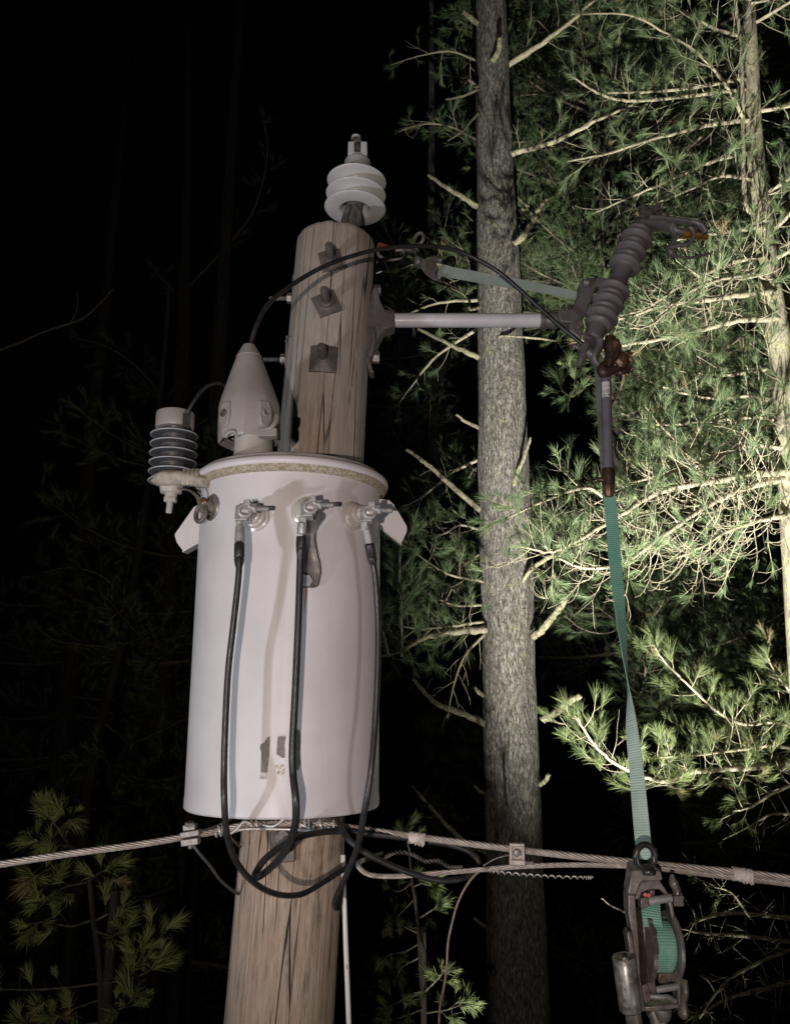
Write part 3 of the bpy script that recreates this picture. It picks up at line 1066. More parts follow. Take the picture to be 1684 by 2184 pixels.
for (x, y, w, h) in ((880, 185, 40, 70), (905, 230, 90, 60), (950, 190, 30, 60), (1000, 180, 60, 50), (870, 250, 50, 30), (1010, 225, 60, 50)):
    kk = .475 / 1.876 * mpp(560, TYc)
    mb.box(P(*c3(x, y), TYc - .02 + rr.uniform(-.01, .01)), (w * kk, h * kk, .022), (1, 0, rr.uniform(-.4, .4)))
mb.bolt(P(*c3(1010, 215), TYc - .02), (.1, -.3, 1), .006, .03)
mb.build("top_connector", M['darkgalv'], cut, 30, .003)
mb = MB()
mb.tube(t3(((1270, 335), (1300, 345), (1314, 400), (1300, 445), (1255, 478), (1180, 490), (1110, 505)), -.035), .0062, 10)
mb.build("hook_guide", M['galv'], cut)
mb = MB()
mb.tube(t3(((1165, 578), (1240, 592), (1330, 585), (1440, 555)), -.02), .0045, 8)
mb.build("latch_rod", M['darkgalv'], cut)
mb = MB()
mb.tube(t3(((1200, 392), (1250, 398), (1330, 405), (1400, 415), (1432, 425)), 0.005), [.013, .016, .015, .014, .010], 10, flat=.7)
mb.lathe(P(*c3(1255, 395), TYc - .02), (0, -1, 0), [(.010, 0), (.008, .008), (.001, .010)], 14)
mb.build("top_contact", M['gold'], cut)
# hinge end
mb = MB()
HY = 2.24
h3 = lambda pts, dy=0: spl([P(*c3(*v), HY + dy) for v in pts], 5)
mb.tube(h3(((520, 1300), (510, 1350), (470, 1420), (480, 1470), (520, 1510))), [.024, .022, .021, .017, .012], 12, flat=.6)
mb.tube(h3(((345, 1375), (400, 1370), (455, 1410), (490, 1440))), [.016, .019, .016, .012], 10)
mb.tube(h3(((390, 1400), (365, 1450), (345, 1510))), [.013, .013, .010], 10)
mb.nut(P(*c3(385, 1360), HY - .01), (-.3, -1, .2), .017, .016)
mb.bolt(P(*c3(360, 1355), HY - .01), (-.6, -.3, .1), .007, .03)
mb.build("hinge_casting", M['casting'], cut, 50)
mb = MB()
mb.tube(h3(((610, 1265), (600, 1330), (615, 1400), (600, 1470), (575, 1540)), .01), [.022, .025, .023, .025, .018], 12, flat=.7)
mb.tube(h3(((560, 1490), (540, 1530), (560, 1560), (620, 1540), (680, 1520)), -.02), [.012, .016, .016, .014, .010], 10)
mb.tube(h3(((690, 1330), (665, 1400), (640, 1450)), -.03), .007, 8)
mb.tube(h3(((650, 1540), (700, 1560), (740, 1545), (770, 1500)), .01), [.012, .014, .012, .008], 8)
mb.build("hinge_trunnion", M['rust'], cut, 50)
mb = MB()
mb.lathe(P(*c3(695, 1455), HY + .01), (.25, -1, .05), [(.024, 0), (.026, .006), (.022, .014), (.012, .018), (.010, .026), (.002, .028)], 20)
mb.tube(h3(((640, 1290), (660, 1310), (635, 1360)), -.03), [.010, .013, .009], 8)
for i in range(14):
    x, y = rr.uniform(690, 790), rr.uniform(1340, 1580)
    mb.tube([P(*c3(x, y), HY + rr.uniform(-.01, .04)), P(*c3(x + rr.uniform(-25, 25), y + rr.uniform(-25, 25)), HY + rr.uniform(-.02, .03))], rr.uniform(.003, .008), 6)
mb.build("hinge_contact", M['copper'], cut, 50)

# fuse tube hanging from the hinge
ft = empty("fuse_tube", P(1297, 1050, 2.24), "grey fuse tube hanging straight down from the open cutout hinge", "fuse tube")
f0, f1 = P(1290.5, 788, 2.235), P(1296, 1003, 2.235)
fd = nrm(f1 - f0)
fl = np.linalg.norm(f1 - f0)
FR = 11 * mpp(900, 2.235)
mb = MB()
mb.lathe(f0, fd, [(FR * .9, 0), (FR, .004), (FR, fl)], 28)
fto = mb.build("tube_body", M['tube'], ft)
mb = MB()
mb.lathe(f1 - fd * .006, fd, [(FR * 1.02, 0), (FR * 1.22, .002), (FR * 1.25, .03), (FR * 1.2, .048), (FR * 1.05, .050)], 24)
e0 = P(1274, 1021, 2.235)
mb.tube([P(1290, 1024, 2.235), e0], [.010, .006], 8)
mb.ring(P(1258.5, 1010, 2.235), (.15, -1, .1), .0195, .003, 28, 8)
mb.build("bottom_ferrule", M['rust'], ft, 45)
mb = MB()
mb.lathe(f1 + fd * .042, fd, [(FR * 1.05, 0), (FR * 1.1, .003), (FR * 1.1, .020), (FR * .95, .026), (FR * .8, .034), (FR * .3, .036)], 8)
mb.build("cap_nut", M['copper'], ft, 30)


def on_cyl(f0, fd, R, ang, h, u0, w0):
    return f0 + fd * h + (u0 * math.cos(ang) + w0 * math.sin(ang)) * R


cu = nrm(np.array([0, -1, 0]) + fd * fd[1])
cw_ = nrm(np.cross(fd, cu))
if cw_[0] < 0:
    cw_ = -cw_


def tube_patch(name, mat, a0, a1, h0, h1, lift, parent):
    vs, fs = [], []
    for i in range(7):
        for j in range(2):
            vs.append(on_cyl(f0, fd, FR + lift, a0 + (a1 - a0) * i / 6, (h0, h1)[j], cu, cw_))
    fs = [(2 * i, 2 * i + 1, 2 * i + 3, 2 * i + 2) for i in range(6)]
    return MB().add(vs, fs).build(name, mat, parent, 180)


ppm = fl / 215.0
lab = tube_patch("paper_label", M['tag'], -1.10, 0.42, 30 * ppm, 63 * ppm, .0006, ft)
ink = MB()


def inkbox(a0, a1, y0, y1):
    vs = [on_cyl(f0, fd, FR + .0011, a0 + (a1 - a0) * i / 4, y * ppm, cu, cw_) for i in range(5) for y in (y0, y1)]
    ink.add(vs, [(2 * i, 2 * i + 1, 2 * i + 3, 2 * i + 2) for i in range(4)])


for (a0, a1, y0, y1) in ((-.75, -.15, 39.5, 40.6), (-.02, .3, 38.5, 39.4), (-.75, -.3, 49, 50), (-.25, .1, 48, 49), (.16, .26, 46.5, 50),
                         (-.8, -.4, 52, 52.6), (-.3, .3, 51.5, 52.2), (-.75, -.5, 54, 54.6), (-.4, -.2, 54, 54.6), (-.1, .1, 53.5, 54.2), (.15, .3, 53.2, 54),
                         (-.62, -.48, 57.5, 61.5), (-.72, -.42, 61, 62), (-.72, -.6, 58, 58.7), (-.2, -.12, 56.5, 57.6), (-.3, -.24, 58, 59),
                         (.02, .12, 58.5, 60.8), (.12, .34, 59.6, 60.8), (.22, .34, 57.5, 60.8), (.1, .24, 56.6, 57.8)):
    inkbox(a0, a1, y0, y1)
ink.build("printed_lines", M['ink'], lab, 180)


# ------------------------------------------------------------------ webbing strap
def ribbon(name, pts, wvec, width, mat, thick=.0022, k=8, parent=None, uvs=1.0):
    p = spl(pts, k)
    w = spl(wvec, k)
    wd = np.interp(np.linspace(0, 1, len(p)), np.linspace(0, 1, len(width)), width) / 2
    t = np.gradient(p, axis=0)
    s = np.concatenate([[0], np.cumsum(np.linalg.norm(np.diff(p, axis=0), axis=1))])
    vs, uv = [], []
    for i in range(len(p)):
        tn = nrm(t[i])
        ww = nrm(w[i] - tn * np.dot(w[i], tn))
        nn = np.cross(tn, ww)
        for a, b2 in ((-1, -1), (1, -1), (1, 1), (-1, 1)):
            vs.append(p[i] + ww * a * wd[i] + nn * b2 * thick / 2)
            uv.append((a * .5 + .5, s[i]))
    fs = []
    for i in range(len(p) - 1):
        for j in range(4):
            l = (j + 1) % 4
            fs.append((i * 4 + j, i * 4 + l, (i + 1) * 4 + l, (i + 1) * 4 + j))
    fs += [(3, 2, 1, 0), tuple(4 * (len(p) - 1) + j for j in range(4))]
    o = np.mean(vs, axis=0)
    me = bpy.data.meshes.new(name)
    me.from_pydata((np.array(vs) - o).tolist(), [], fs)
    ul = me.uv_layers.new(name="UVMap")
    for lp in me.loops:
        ul.data[lp.index].uv = uv[lp.vertex_index]
    me.materials.append(mat)
    return link(name, me, o, parent)


strap = empty("web_strap", P(1300, 1070, 2.25), "green webbing strap running from the hook over the cutout down to the hoist", "strap")
up = np.array([0.15, 0, 1.0])
ribbon("upper_webbing", [P(932, 576, 2.46), P(985, 585, 2.45), P(1050, 597, 2.43), P(1130, 610, 2.41), P(1225, 630, 2.39), P(1280, 645, 2.38)],
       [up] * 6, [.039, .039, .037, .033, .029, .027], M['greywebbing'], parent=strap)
X = np.array([1.0, 0, 0])
ribbon("rear_webbing", [P(1280, 648, 2.38), P(1276, 700, 2.33), P(1273, 760, 2.30), P(1276, 840, 2.285), P(1281, 920, 2.28), P(1288, 1000, 2.275), P(1298, 1075, 2.26)],
       [X + .2 * Z, X, X, X, X, X, X], [.03, .020, .017, .018, .019, .022, .034], M['darkwebbing'], parent=strap)
low = [(1298, 1055, 2.245), (1304, 1110, 2.23), (1309, 1180, 2.21), (1316, 1250, 2.19), (1323, 1320, 2.17), (1331, 1400, 2.14), (1340, 1480, 2.12), (1347, 1560, 2.09), (1357, 1650, 2.06), (1364, 1730, 2.03), (1371, 1800, 2.0), (1379, 1850, 1.985)]
tw = [0, 2, 8, 18, 35, 58, 84, 125, 142, 155, 165, 170]
wv_ = [np.array([math.cos(rad(a)), math.sin(rad(a)), 0]) for a in tw]
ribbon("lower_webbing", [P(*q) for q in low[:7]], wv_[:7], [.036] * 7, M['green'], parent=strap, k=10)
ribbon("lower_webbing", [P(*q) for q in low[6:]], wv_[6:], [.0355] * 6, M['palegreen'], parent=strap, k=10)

# swivel hook and its pulling eye beside the pole top
hk = empty("snap_hook", P(905, 560, 2.45), "grey snap hook joining a steel ring at the pole to the webbing", "hook")
ch = lambda x, y: ((1480 + x * .23753) / 1.876, (900 + y * .23753) / 1.876)
hY = 2.45
hp = lambda pts, dy=0: spl([P(*ch(*v), hY + dy) for v in pts], 6)
mb = MB()
mb.tube(hp(((560, 425), (680, 440), (740, 480), (790, 560), (815, 640), (830, 690))), [.006, .011, .016, .021, .024, .020], 12, flat=.7)
mb.tube(hp(((785, 395), (768, 430), (745, 480))), [.010, .012, .012], 10)
mb.build("hook_shank", M['casting'], hk)
mb = MB()
cpl = [(850, 660), (870, 610), (930, 555), (1010, 522), (1100, 525), (1130, 545), (1205, 550), (1216, 590), (1205, 640), (1165, 640), (1140, 600), (1100, 650), (1105, 820), (1130, 862), (1195, 858), (1200, 895), (1160, 930), (1100, 930), (1020, 890), (920, 810), (860, 720)]
mb.slab([P(*ch(*v), hY - .022) for v in cpl], (0, .006, 0))
mb.slab([P(*ch(*v), hY + .022) for v in cpl], (0, .006, 0))
mb.tube([P(*ch(1180, 600), hY - .022), P(*ch(1180, 600), hY + .026)], .007, 10)
mb.tube([P(*ch(1165, 890), hY - .022), P(*ch(1165, 890), hY + .026)], .007, 10)
cv = mb.build("clevis", M['casting'], hk, 30, .002)
mb = MB()
mb.nut(P(*ch(1025, 690), hY - .023), (0, -1, 0), .014, .007)
mb.lathe(P(*ch(1025, 690), hY - .022), (0, -1, 0), [(.019, 0), (.019, .002)], 22)
mb.lathe(P(*ch(1080, 740), hY - .02), (0, 1, 0), [(.012, 0), (.012, .04)], 12)
mb.build("clevis_pin", M['darkgalv'], cv, 30)
mb = MB()
mb.ring(P(*ch(820, 235), hY), (-.5, -.8, .1), .0225, .0055, 24, 8, .8, Z)
mb.tube([P(*ch(805, 320), hY), P(*ch(790, 400), hY)], .006, 8)
mb.build("release_eye", M['galv'], hk)
er = MB()
er.tube(spl([P(*ch(*v), 2.4) for v in ((40, 440), (110, 450), (160, 520), (230, 565), (340, 580), (450, 570), (540, 530), (570, 460), (540, 425), (430, 425))], 6), .0062, 10)
er.tube([P(*ch(430, 420), 2.42), P(*ch(530, 440), 2.43), P(*ch(520, 540), 2.43), P(*ch(430, 530), 2.42)], .008, 8)
tag(er.build("pulling_eye", M['galv']), "bent steel pulling eye at the right edge of the pole top", "eye bolt")
mb = MB()
mb.slab([P(*ch(*v), 2.37) for v in ((90, 420), (145, 285), (320, 345), (330, 420))], (0, .004, 0))
tag(mb.build("warning_tag", M['red']), "small faded red tag behind the pole top beside the jumper", "tag")
for (a, b2, lb) in (((130, 575), (110, 640), "upper pale wood splinter off the pole's right edge"), ((100, 815), (205, 775), "lower pale wood splinter off the pole's right edge")):
    mb = MB()
    mb.tube([P(*ch(*a), 2.36), P(*ch((a[0] + b2[0]) / 2 + 4, (a[1] + b2[1]) / 2), 2.36), P(*ch(*b2), 2.36), P(*ch(*a), 2.36) * 0 + P(*ch(*b2), 2.362)][:3], [.001, .003, .001], 6)
    mb.build("splinter", M['tag'], pole_root)

# ------------------------------------------------------------------ secondary drip cables
cab = lambda pts: [P(*q) for q in pts]
hug = lambda pts: [on_tank(*q)[0] for q in pts]


def drop_cable(name, lug, path, r, mat, label, sleeve_to, bend):
    o = wire(name, path, r, mat, label, "cable", 12, 8, "drip cables looping off the transformer bushings")
    a = lug
    d = nrm(path[0] - a)
    mb = MB()
    L = np.linalg.norm(path[0] - a)
    mb.lathe(a - d * .012, d, [(.006, 0), (.006, .014), (.0098, .018), (.0105, L * .53), (.0100, L * .58)], 16)
    mb.build("compression_lug", M['bright'], o)
    mb = MB()
    mb.lathe(a + d * L * .48, d, [(.0100, 0), (.0108, .002), (.0108, L * .34), (.0095, L * .36), (.0104, L * .40), (.0085, L * .52), (r, L * .6)], 16)
    mb.build("tape_sleeve", M['rubber'], o)
    return o


(ceA, lA), (ceB, lB), (ceC, lC) = BUSH
yA = lA[1]
drop_cable("drip_cable", lA, hug([(510, 1203, .090), (510, 1215, .090), (506, 1260, .088), (497, 1340, .085), (487, 1430, .08), (481, 1540, .08), (478, 1640, .08), (479, 1715, .085)]) + cab([(485, 1782, 1.70), (506, 1840, 1.78), (545, 1884, 1.88), (590, 1906, 1.97), (640, 1907, 2.04), (685, 1884, 2.10), (734, 1853, 2.17), (785, 1831, 2.26), (812, 1820, 2.36)]), .0066, M['rubber'],
           "black cable from the left bushing sweeping in a long loop under the tank", .1, 0)
yB = lB[1]
drop_cable("drip_cable", lB, hug([(641, 1180, .062), (640, 1210, .058), (636, 1330, .055), (630, 1470, .052), (624, 1590, .052), (625, 1650, .055), (631, 1710, .07)]) + cab([(628, 1765, 1.70), (606, 1818, 1.79), (572, 1855, 1.87), (547, 1871, 1.92), (545, 1862, 1.94), (569, 1828, 1.97), (614, 1796, 2.01), (658, 1779, 2.06), (721, 1772, 2.12), (785, 1777, 2.14), (880, 1788, 2.15)]), .0075, M['rubber'],
           "thickest black cable from the middle bushing, folding back sharply at the pole", .1, 0)
yC = lC[1]
drop_cable("drip_cable", lC, hug([(795, 1200, .07), (801, 1240, .07), (806, 1330, .065), (805, 1430, .065), (799, 1550, .065), (790, 1650, .07)]) + cab([(776, 1735, 1.76), (762, 1806, 1.84), (737, 1869, 1.95), (714, 1920, 2.03), (717, 1936, 2.10), (725, 1925, 2.12), (729, 1885, 2.16), (753, 1846, 2.22), (790, 1828, 2.28)]), .0068, M['rubber'],
           "black cable from the right bushing crossing the right edge of the tank", .1, 0)
o = wire("loop_cable", cab([(717, 1735, 2.16), (724, 1757, 2.1), (742, 1788, 2.06), (786, 1822, 2.05), (860, 1856, 2.08), (930, 1876, 2.1), (985, 1873, 2.12), (1013, 1856, 2.14), (1020, 1838, 2.15), (1000, 1816, 2.15), (955, 1800, 2.15), (912, 1794, 2.15)]), .0072, M['rubber'],
         "black cable looping out right of the pole and back to the cotton wrap", "cable", 12)

# ------------------------------------------------------------------ stranded conductors
def strand(name, pts, R, label, mat=None, n=6, pitch=0.10, k=14, parent=None):
    p = spl(pts, k)
    s = np.concatenate([[0], np.cumsum(np.linalg.norm(np.diff(p, axis=0), axis=1))])
    m_ = max(len(p), int(s[-1] / pitch * 14))
    ss = np.linspace(0, s[-1], m_)
    p = np.stack([np.interp(ss, s, p[:, i]) for i in range(3)], 1)
    t, u, w = frames(p)
    mb = MB()
    mb.tube(p, R * .55, 8)
    for j in range(n):
        a = 2 * math.pi * (j / n + ss / pitch)
        q = p + R * .66 * (np.cos(a)[:, None] * u + np.sin(a)[:, None] * w)
        mb.tube(q, R * .36, 6)
    o = mb.build(name, mat or M['alum'], parent, 180)
    if parent is None:
        tag(o, label, "wire")
    return o


WY = 2.155
strand("messenger_wire", cab([(-60, 1855, 2.0), (0, 1843, 2.02), (150, 1820, 2.06), (300, 1800, 2.10), (400, 1783, 2.13), (470, 1771, 2.15), (520, 1760, WY), (620, 1756, WY), (700, 1759, WY), (760, 1766, WY), (890, 1784, 2.14), (1090, 1810, 2.1), (1250, 1828, 2.06), (1380, 1841, 2.03), (1500, 1853, 2.0), (1600, 1863, 1.98), (1684, 1873, 1.96), (1750, 1881, 1.94)]), .0082,
       "thick stranded aluminium messenger wire crossing the pole under the tank")
strand("service_neutral", cab([(766, 1846, 2.2), (766, 1838, 2.18), (775, 1833, 2.16), (763, 1843, 2.14), (776, 1859, 2.13), (800, 1867, 2.12), (850, 1868, 2.11), (900, 1864, 2.10), (1000, 1856, 2.10), (1100, 1848, 2.09), (1200, 1844, 2.07), (1300, 1845, 2.05), (1380, 1849, 2.02), (1480, 1861, 2.0), (1570, 1872, 1.98), (1640, 1880, 1.97), (1750, 1894, 1.94)]), .0060,
       "thinner stranded wire running below the messenger and curling at the pole")
# armour-wrap ends
mb = MB()
for i, (pts, R, r) in enumerate((([(820, 1828, 2.3), (845, 1817, 2.28), (880, 1822, 2.27), (905, 1836, 2.26), (935, 1836, 2.26), (960, 1848, 2.25), (985, 1849, 2.25)], .0032, .0030),)):
    p = spl(cab(pts), 24)
    t, u, w = frames(p)
    a = np.linspace(0, 2 * math.pi * 11, len(p))
    for ph in (0, math.pi):
        mb.tube(p + R * (np.cos(a + ph)[:, None] * u + np.sin(a + ph)[:, None] * w), r, 6)
tag(mb.build("wire_grip", M['darkgalv'], None, 180), "dark twisted wire grip wriggling behind the black loop cable", "wire grip")
mb = MB()
p = spl(cab([(1030, 1853, 2.12), (1060, 1859, 2.13), (1120, 1865, 2.15), (1180, 1869, 2.17), (1240, 1871, 2.19), (1262, 1871, 2.2)]), 60)
t, u, w = frames(p)
a = np.linspace(0, 2 * math.pi * 20, len(p))
mb.tube(p + .0028 * (np.cos(a)[:, None] * u + np.sin(a)[:, None] * w), .0022, 6)
tag(mb.build("twisted_pigtail", M['tie'], None, 180), "pale corkscrew wire pigtail ending in front of the big pine trunk", "wire")

# tie wires wound round the messenger at the pole
tw_root = empty("tie_wire", P(620, 1756, WY), "bright aluminium tie wire wound round the messenger at the pole", "tie wire")


def coil(px0, px1, turns, lab):
    x = np.linspace(px0, px1, int(turns * 18) + 1)
    yy = np.interp(x, [400, 470, 520, 620, 700, 760, 800], [1783, 1771, 1760, 1756, 1759, 1766, 1771])
    c = np.array([P(a, b2, np.interp(a, [400, 470, 520, 760, 800], [2.13, 2.15, WY, WY, 2.15])) for a, b2 in zip(x, yy)])
    t, u, w = frames(c)
    a = np.linspace(0, 2 * math.pi * turns, len(x))
    mb = MB()
    mb.tube(c + .0115 * (np.cos(a)[:, None] * u + np.sin(a)[:, None] * w), .0032, 8)
    mb.build("wire_coil", M['tie'], tw_root, 180)


coil(459, 485, 2.6, 0)
coil(527, 553, 2.3, 0)
coil(642, 664, 2.4, 0)
coil(668, 690, 1.3, 0)
coil(702, 730, 2.6, 0)
mb = MB()
mb.tube(spl(cab([(490, 1778, 2.13), (505, 1768, 2.13), (520, 1752, 2.135), (536, 1757, 2.14)]), 6), .0034, 8)
mb.tube(spl(cab([(560, 1758, 2.14), (580, 1762, 2.135), (595, 1755, 2.13), (606, 1746, 2.13), (622, 1746, 2.13), (640, 1757, 2.14), (662, 1765, 2.14)]), 6), .0036, 8)
mb.tube(spl(cab([(486, 1779, 2.14), (520, 1768, 2.135), (600, 1768, 2.135), (690, 1772, 2.14)]), 6), .0034, 8)
mb.build("wire_tail", M['tie'], tw_root, 180)

# connectors on the wires
mk = lambda Y, py: mpp(py, Y)
cn = empty("wire_clamp", P(408, 1778, 2.12), "pale bolted parallel-groove clamp on the messenger left of the pole", "clamp", "clamps on the messenger wire")
c = P(408, 1778, 2.115)
mb = MB()
mb.box(c + np.array([0, 0, .002]), (.046, .014, .034), (1, 0, .16))
mb.box(c + np.array([.001, -.004, -.016]), (.042, .016, .030), (1, 0, .13))
mb.box(c + np.array([-.004, .004, .016]), (.030, .014, .030), (1, 0, .12))
mb.build("clamp_body", M['galv'], cn, 30, .002)
mb = MB()
mb.nut(c + np.array([-.003, -.006, .019]), (0, -.2, 1), .0115, .010)
mb.build("clamp_bolt", M['galv'], cn, 30)
mb = MB()
mb.lathe(c + np.array([.0, .0, -.02]), (0, 0, -1), [(.006, 0), (.006, .012), (.003, .014)], 12)
mb.build("clamp_stud", M['galv'], cn, 30)
wire("bond_wire", cab([(410, 1797, 2.11), (422, 1815, 2.11), (445, 1842, 2.13), (470, 1876, 2.17), (497, 1899, 2.22), (510, 1906, 2.26)]), .0038, M['greycable'], "thin dark bond wire slanting from the left clamp to the pole", "wire", 8)
wire("bond_tail", cab([(505, 1730, 2.2), (490, 1746, 2.16), (470, 1757, 2.15), (450, 1765, 2.14), (430, 1771, 2.13)]), .003, M['greycable'], "short thin dark wire tail under the tank's left bottom edge", "wire", 8)
wire("bond_stub", cab([(478, 1762, 2.16), (490, 1782, 2.18), (503, 1797, 2.2), (514, 1806, 2.22)]), .0034, M['greycable'], "short grey wire stub passing behind the left drip cable at the pole", "wire", 8)


def wrap(px0, px1, py0, py1, Y, R, label):
    a, b2 = P(px0, py0, Y), P(px1, py1, Y - .005)
    d = nrm(b2 - a)
    L = np.linalg.norm(b2 - a)
    rr = random.Random(int(px0))
    prof = []
    for i in range(9):
        prof += [(R * rr.uniform(.94, 1.06), L * i / 9), (R * rr.uniform(.9, 1.0), L * (i + .6) / 9)]
    mb = MB()
    mb.lathe(a, d, prof, 24, rfun=lambda r, h, t: r * (1 + .05 * np.sin(t * 5 + h * 400)) * np.where(np.abs(np.sin(t)) > .2, 1, .95))
    for i in range(6):
        q = a + d * L * rr.uniform(0.1, 1) + np.array([0, -R * .6, -R * .8])
        mb.tube([q, q + np.array([rr.uniform(-.004, .004), 0, -rr.uniform(.003, .007)])], [.002, .0008], 5)
    tag(mb.build("cotton_wrap", M['cloth'], None, 60), label, "tape wrap", "cotton tape wraps on the wires")


wrap(872, 908, 1785, 1790, 2.145, .0145, "off-white cotton tape wrap binding black cable and messenger beside the pole")
wrap(1561, 1603, 1862, 1868, 1.985, .0150, "off-white cotton tape wrap binding two wires near the frame's right edge")
sb = empty("bolted_connector", P(1100, 1815, 2.07), "square-faced bolted wire connector in front of the big pine trunk", "clamp", "clamps on the messenger wire")
c = P(1100, 1818, 2.075)
mb = MB()
mb.box(c, (.031, .040, .018), (1, 0, -.03))
mb.box(c + np.array([0, -.012, -.019]), (.038, .013, .015), (1, 0, -.03))
for s in (-1, 1):
    mb.box(c + np.array([s * .0145, -.013, .004]), (.007, .036, .012), (1, 0, -.03))
mb.box(c + np.array([0, -.012, .020]), (.035, .008, .016), (1, 0, -.03))
mb.build("connector_body", M['alum'], sb, 30, .002)
mb = MB()
mb.lathe(c + np.array([0, -.011, .002]), (0, -1, .05), [(.009, 0), (.009, .004), (.007, .008), (.002, .009)], 18)
mb.build("clamp_screw", M['galv'], sb, 40)
mb = MB()
mb.bolt(c + np.array([.012, -.012, -.020]), (1, -.1, .02), .004, .026)
mb.build("connector_bolt", M['galv'], sb, 40)
wire("tracer_wire", cab([(1090, 1822, 2.08), (1060, 1829, 2.08), (1030, 1845, 2.1)]), .0016, M['galv'], "hair-thin wire from the square connector to the wire crossing", "wire", 6)
wire("dangling_wire", cab([(1040, 1850, 2.09), (1023, 1857, 2.1), (1006, 1872, 2.1), (989, 1897, 2.1), (975, 1927, 2.1), (965, 1962, 2.1), (955, 2010, 2.1), (952, 2065, 2.1), (945, 2110, 2.1), (938, 2145, 2.12), (936, 2200, 2.14), (940, 2260, 2.16)]), .0030, M['brownwire'],
     "thin bare brown wire dangling in a curve right of the pole", "wire", 8)

# ground-wire moulding down the pole's right side
mz = [P(731, 1822, 2.30), P(735, 1950, 2.30), P(740, 2080, 2.30), P(744, 2190, 2.30)]
dlow = nrm(mz[-1] - mz[-2])
mb = MB()
mb.tube(spl(mz + [mz[-1] + dlow * 1.5], 5), .0066, 14)
mo = mb.build("ground_moulding", M['white'], None, 60)
tag(mo, "white plastic ground-wire moulding running down the pole's right side", "conduit")
mb = MB()
mb.tube(spl([P(733, 1730, 2.30), P(732, 1790, 2.30), P(731, 1826, 2.30)], 5), .0045, 10)
mb.build("ground_wire", M['greycable'], mo)

# ------------------------------------------------------------------ strap hoist
cH = lambda x, y: ((2350 + x * .3873) / 1.876, (3250 + y * .3873) / 1.876)
HYY = 1.93
H = lambda x, y, dy=0.0: P(*cH(x, y), HYY + dy)
ho = empty("strap_hoist", H(640, 620), "worn steel ratchet strap hoist with a green-wound drum hanging at lower right", "hoist")
bk = np.array([0, .040, .004])
mb = MB()
mb.slab([H(*q) for q in ((450, 615), (470, 590), (740, 596), (757, 620), (775, 690), (745, 705), (560, 712), (530, 760), (500, 850), (425, 850), (415, 820), (432, 740))], bk)
mb.slab([H(*q) for q in ((560, 712), (745, 705), (800, 790), (855, 870), (820, 900), (790, 840), (740, 795), (640, 795), (560, 830), (530, 900), (490, 900), (500, 850))], bk * 1.0)
mb.slab([H(*q) for q in ((415, 850), (500, 850), (490, 905), (515, 1150), (545, 1700), (585, 2005), (600, 2060), (560, 2050), (520, 1990), (488, 1600), (455, 1250), (420, 1050))], bk)
mb.slab([H(*q) for q in ((820, 890), (855, 868), (880, 960), (920, 1200), (945, 1600), (965, 1720), (960, 2010), (935, 2010), (915, 1700), (885, 1250), (850, 1000))], bk)
mb.slab([H(*q) for q in ((585, 2005), (935, 1975), (950, 2020), (840, 2040), (600, 2062))], bk)
fr_ = mb.build("hoist_frame", M['hoistgrey'], ho, 30, .0035)
mb = MB()
for i, x in enumerate((655, 690, 722)):
    mb.ring(H(x, 722, -.0005), (0, -1, 0), .0042, .0012, 14, 6, .7)
for i, x in enumerate((590, 630, 668, 705, 740)):
    mb.box(H(x, 762, -.0005), (.004 + .001 * (i % 2), .010, .003), (1, 0, .3 * (i % 3 - 1)))
mb.build("cast_marks", M['hoistgrey'], fr_, 40)
# drum with wound webbing
dax = nrm(np.array([1.0, .10, -.05]))
dc = H(722, 1370, .022)
mb = MB()
for i, (r, w) in enumerate(((.052, .044),)):
    mb.lathe(dc - dax * w / 2, dax, [(r - .02, 0), (r - .002, .0005), (r, .003), (r, w - .003), (r - .002, w - .0005), (r - .02, w)], 64)
drum_me = mb.build("wound_webbing", M['green'], ho, 40)
# uv for the wound webbing: v = angle * radius
me = drum_me.data
ul = me.uv_layers.new(name="UVMap")
du, dv = perp(dax)
for lp in me.loops:
    q = np.array(me.vertices[lp.vertex_index].co)
    ul.data[lp.index].uv = (0, math.atan2(np.dot(q, du), np.dot(q, dv)) * .052)
ribbon("entering_webbing", [H(640, 860, .03), H(645, 940, .01), H(655, 1060, -.012), H(675, 1180, -.026)], [X, X, X, X], [.040] * 4, M['green'], parent=ho)
mb = MB()
mb.lathe(dc + dax * .024, dax, [(.068, 0), (.070, .002), (.070, .006), (.067, .008), (.02, .009)], 48)
mb.build("drum_flange", M['hoistgrey'], ho, 35)


def teeth(r, h, a):
    return r * (1 + .07 * ((a * 14 / (2 * math.pi)) % 1.0) - .03)


mb = MB()
mb.lathe(dc - dax * .038, dax, [(.03, 0), (.071, .0005), (.071, .010), (.03, .011)], 112, rfun=lambda r, h, a: teeth(r, h, a) if r > .05 else r * np.ones_like(a))
mb.build("ratchet_wheel", M['hoist'], ho, 25)
for pts, r in (([H(620, 915, -.005), H(860, 880, -.005)], .0085), ([H(560, 1120, .045), H(880, 1090, .045)], .006), ([H(700, 1830, 0), H(930, 1795, 0)], .007),
               (spl([H(640, 1895, -.01), H(760, 1905, -.012), H(830, 1905, -.01), H(900, 1945, -.005)], 5), .005)):
    mb = MB()
    mb.tube(pts, r, 14)
    mb.build("cross_pin", M['bright'], ho)
mb = MB()
mb.slab([H(*q, -.012) for q in ((545, 885), (620, 870), (632, 960), (590, 1000), (548, 990))], (0, .03, 0))
mb.slab([H(*q, -.004) for q in ((640, 800), (692, 800), (694, 860), (640, 862))], (0, .025, 0))
mb.slab([H(*q, -.006) for q in ((560, 1090), (600, 1080), (625, 1190), (660, 1300), (690, 1440), (690, 1650), (640, 1670), (610, 1500), (580, 1300))], (0, .012, 0))
mb.build("pawl", M['hoist'], ho, 30, .002)
mb = MB()
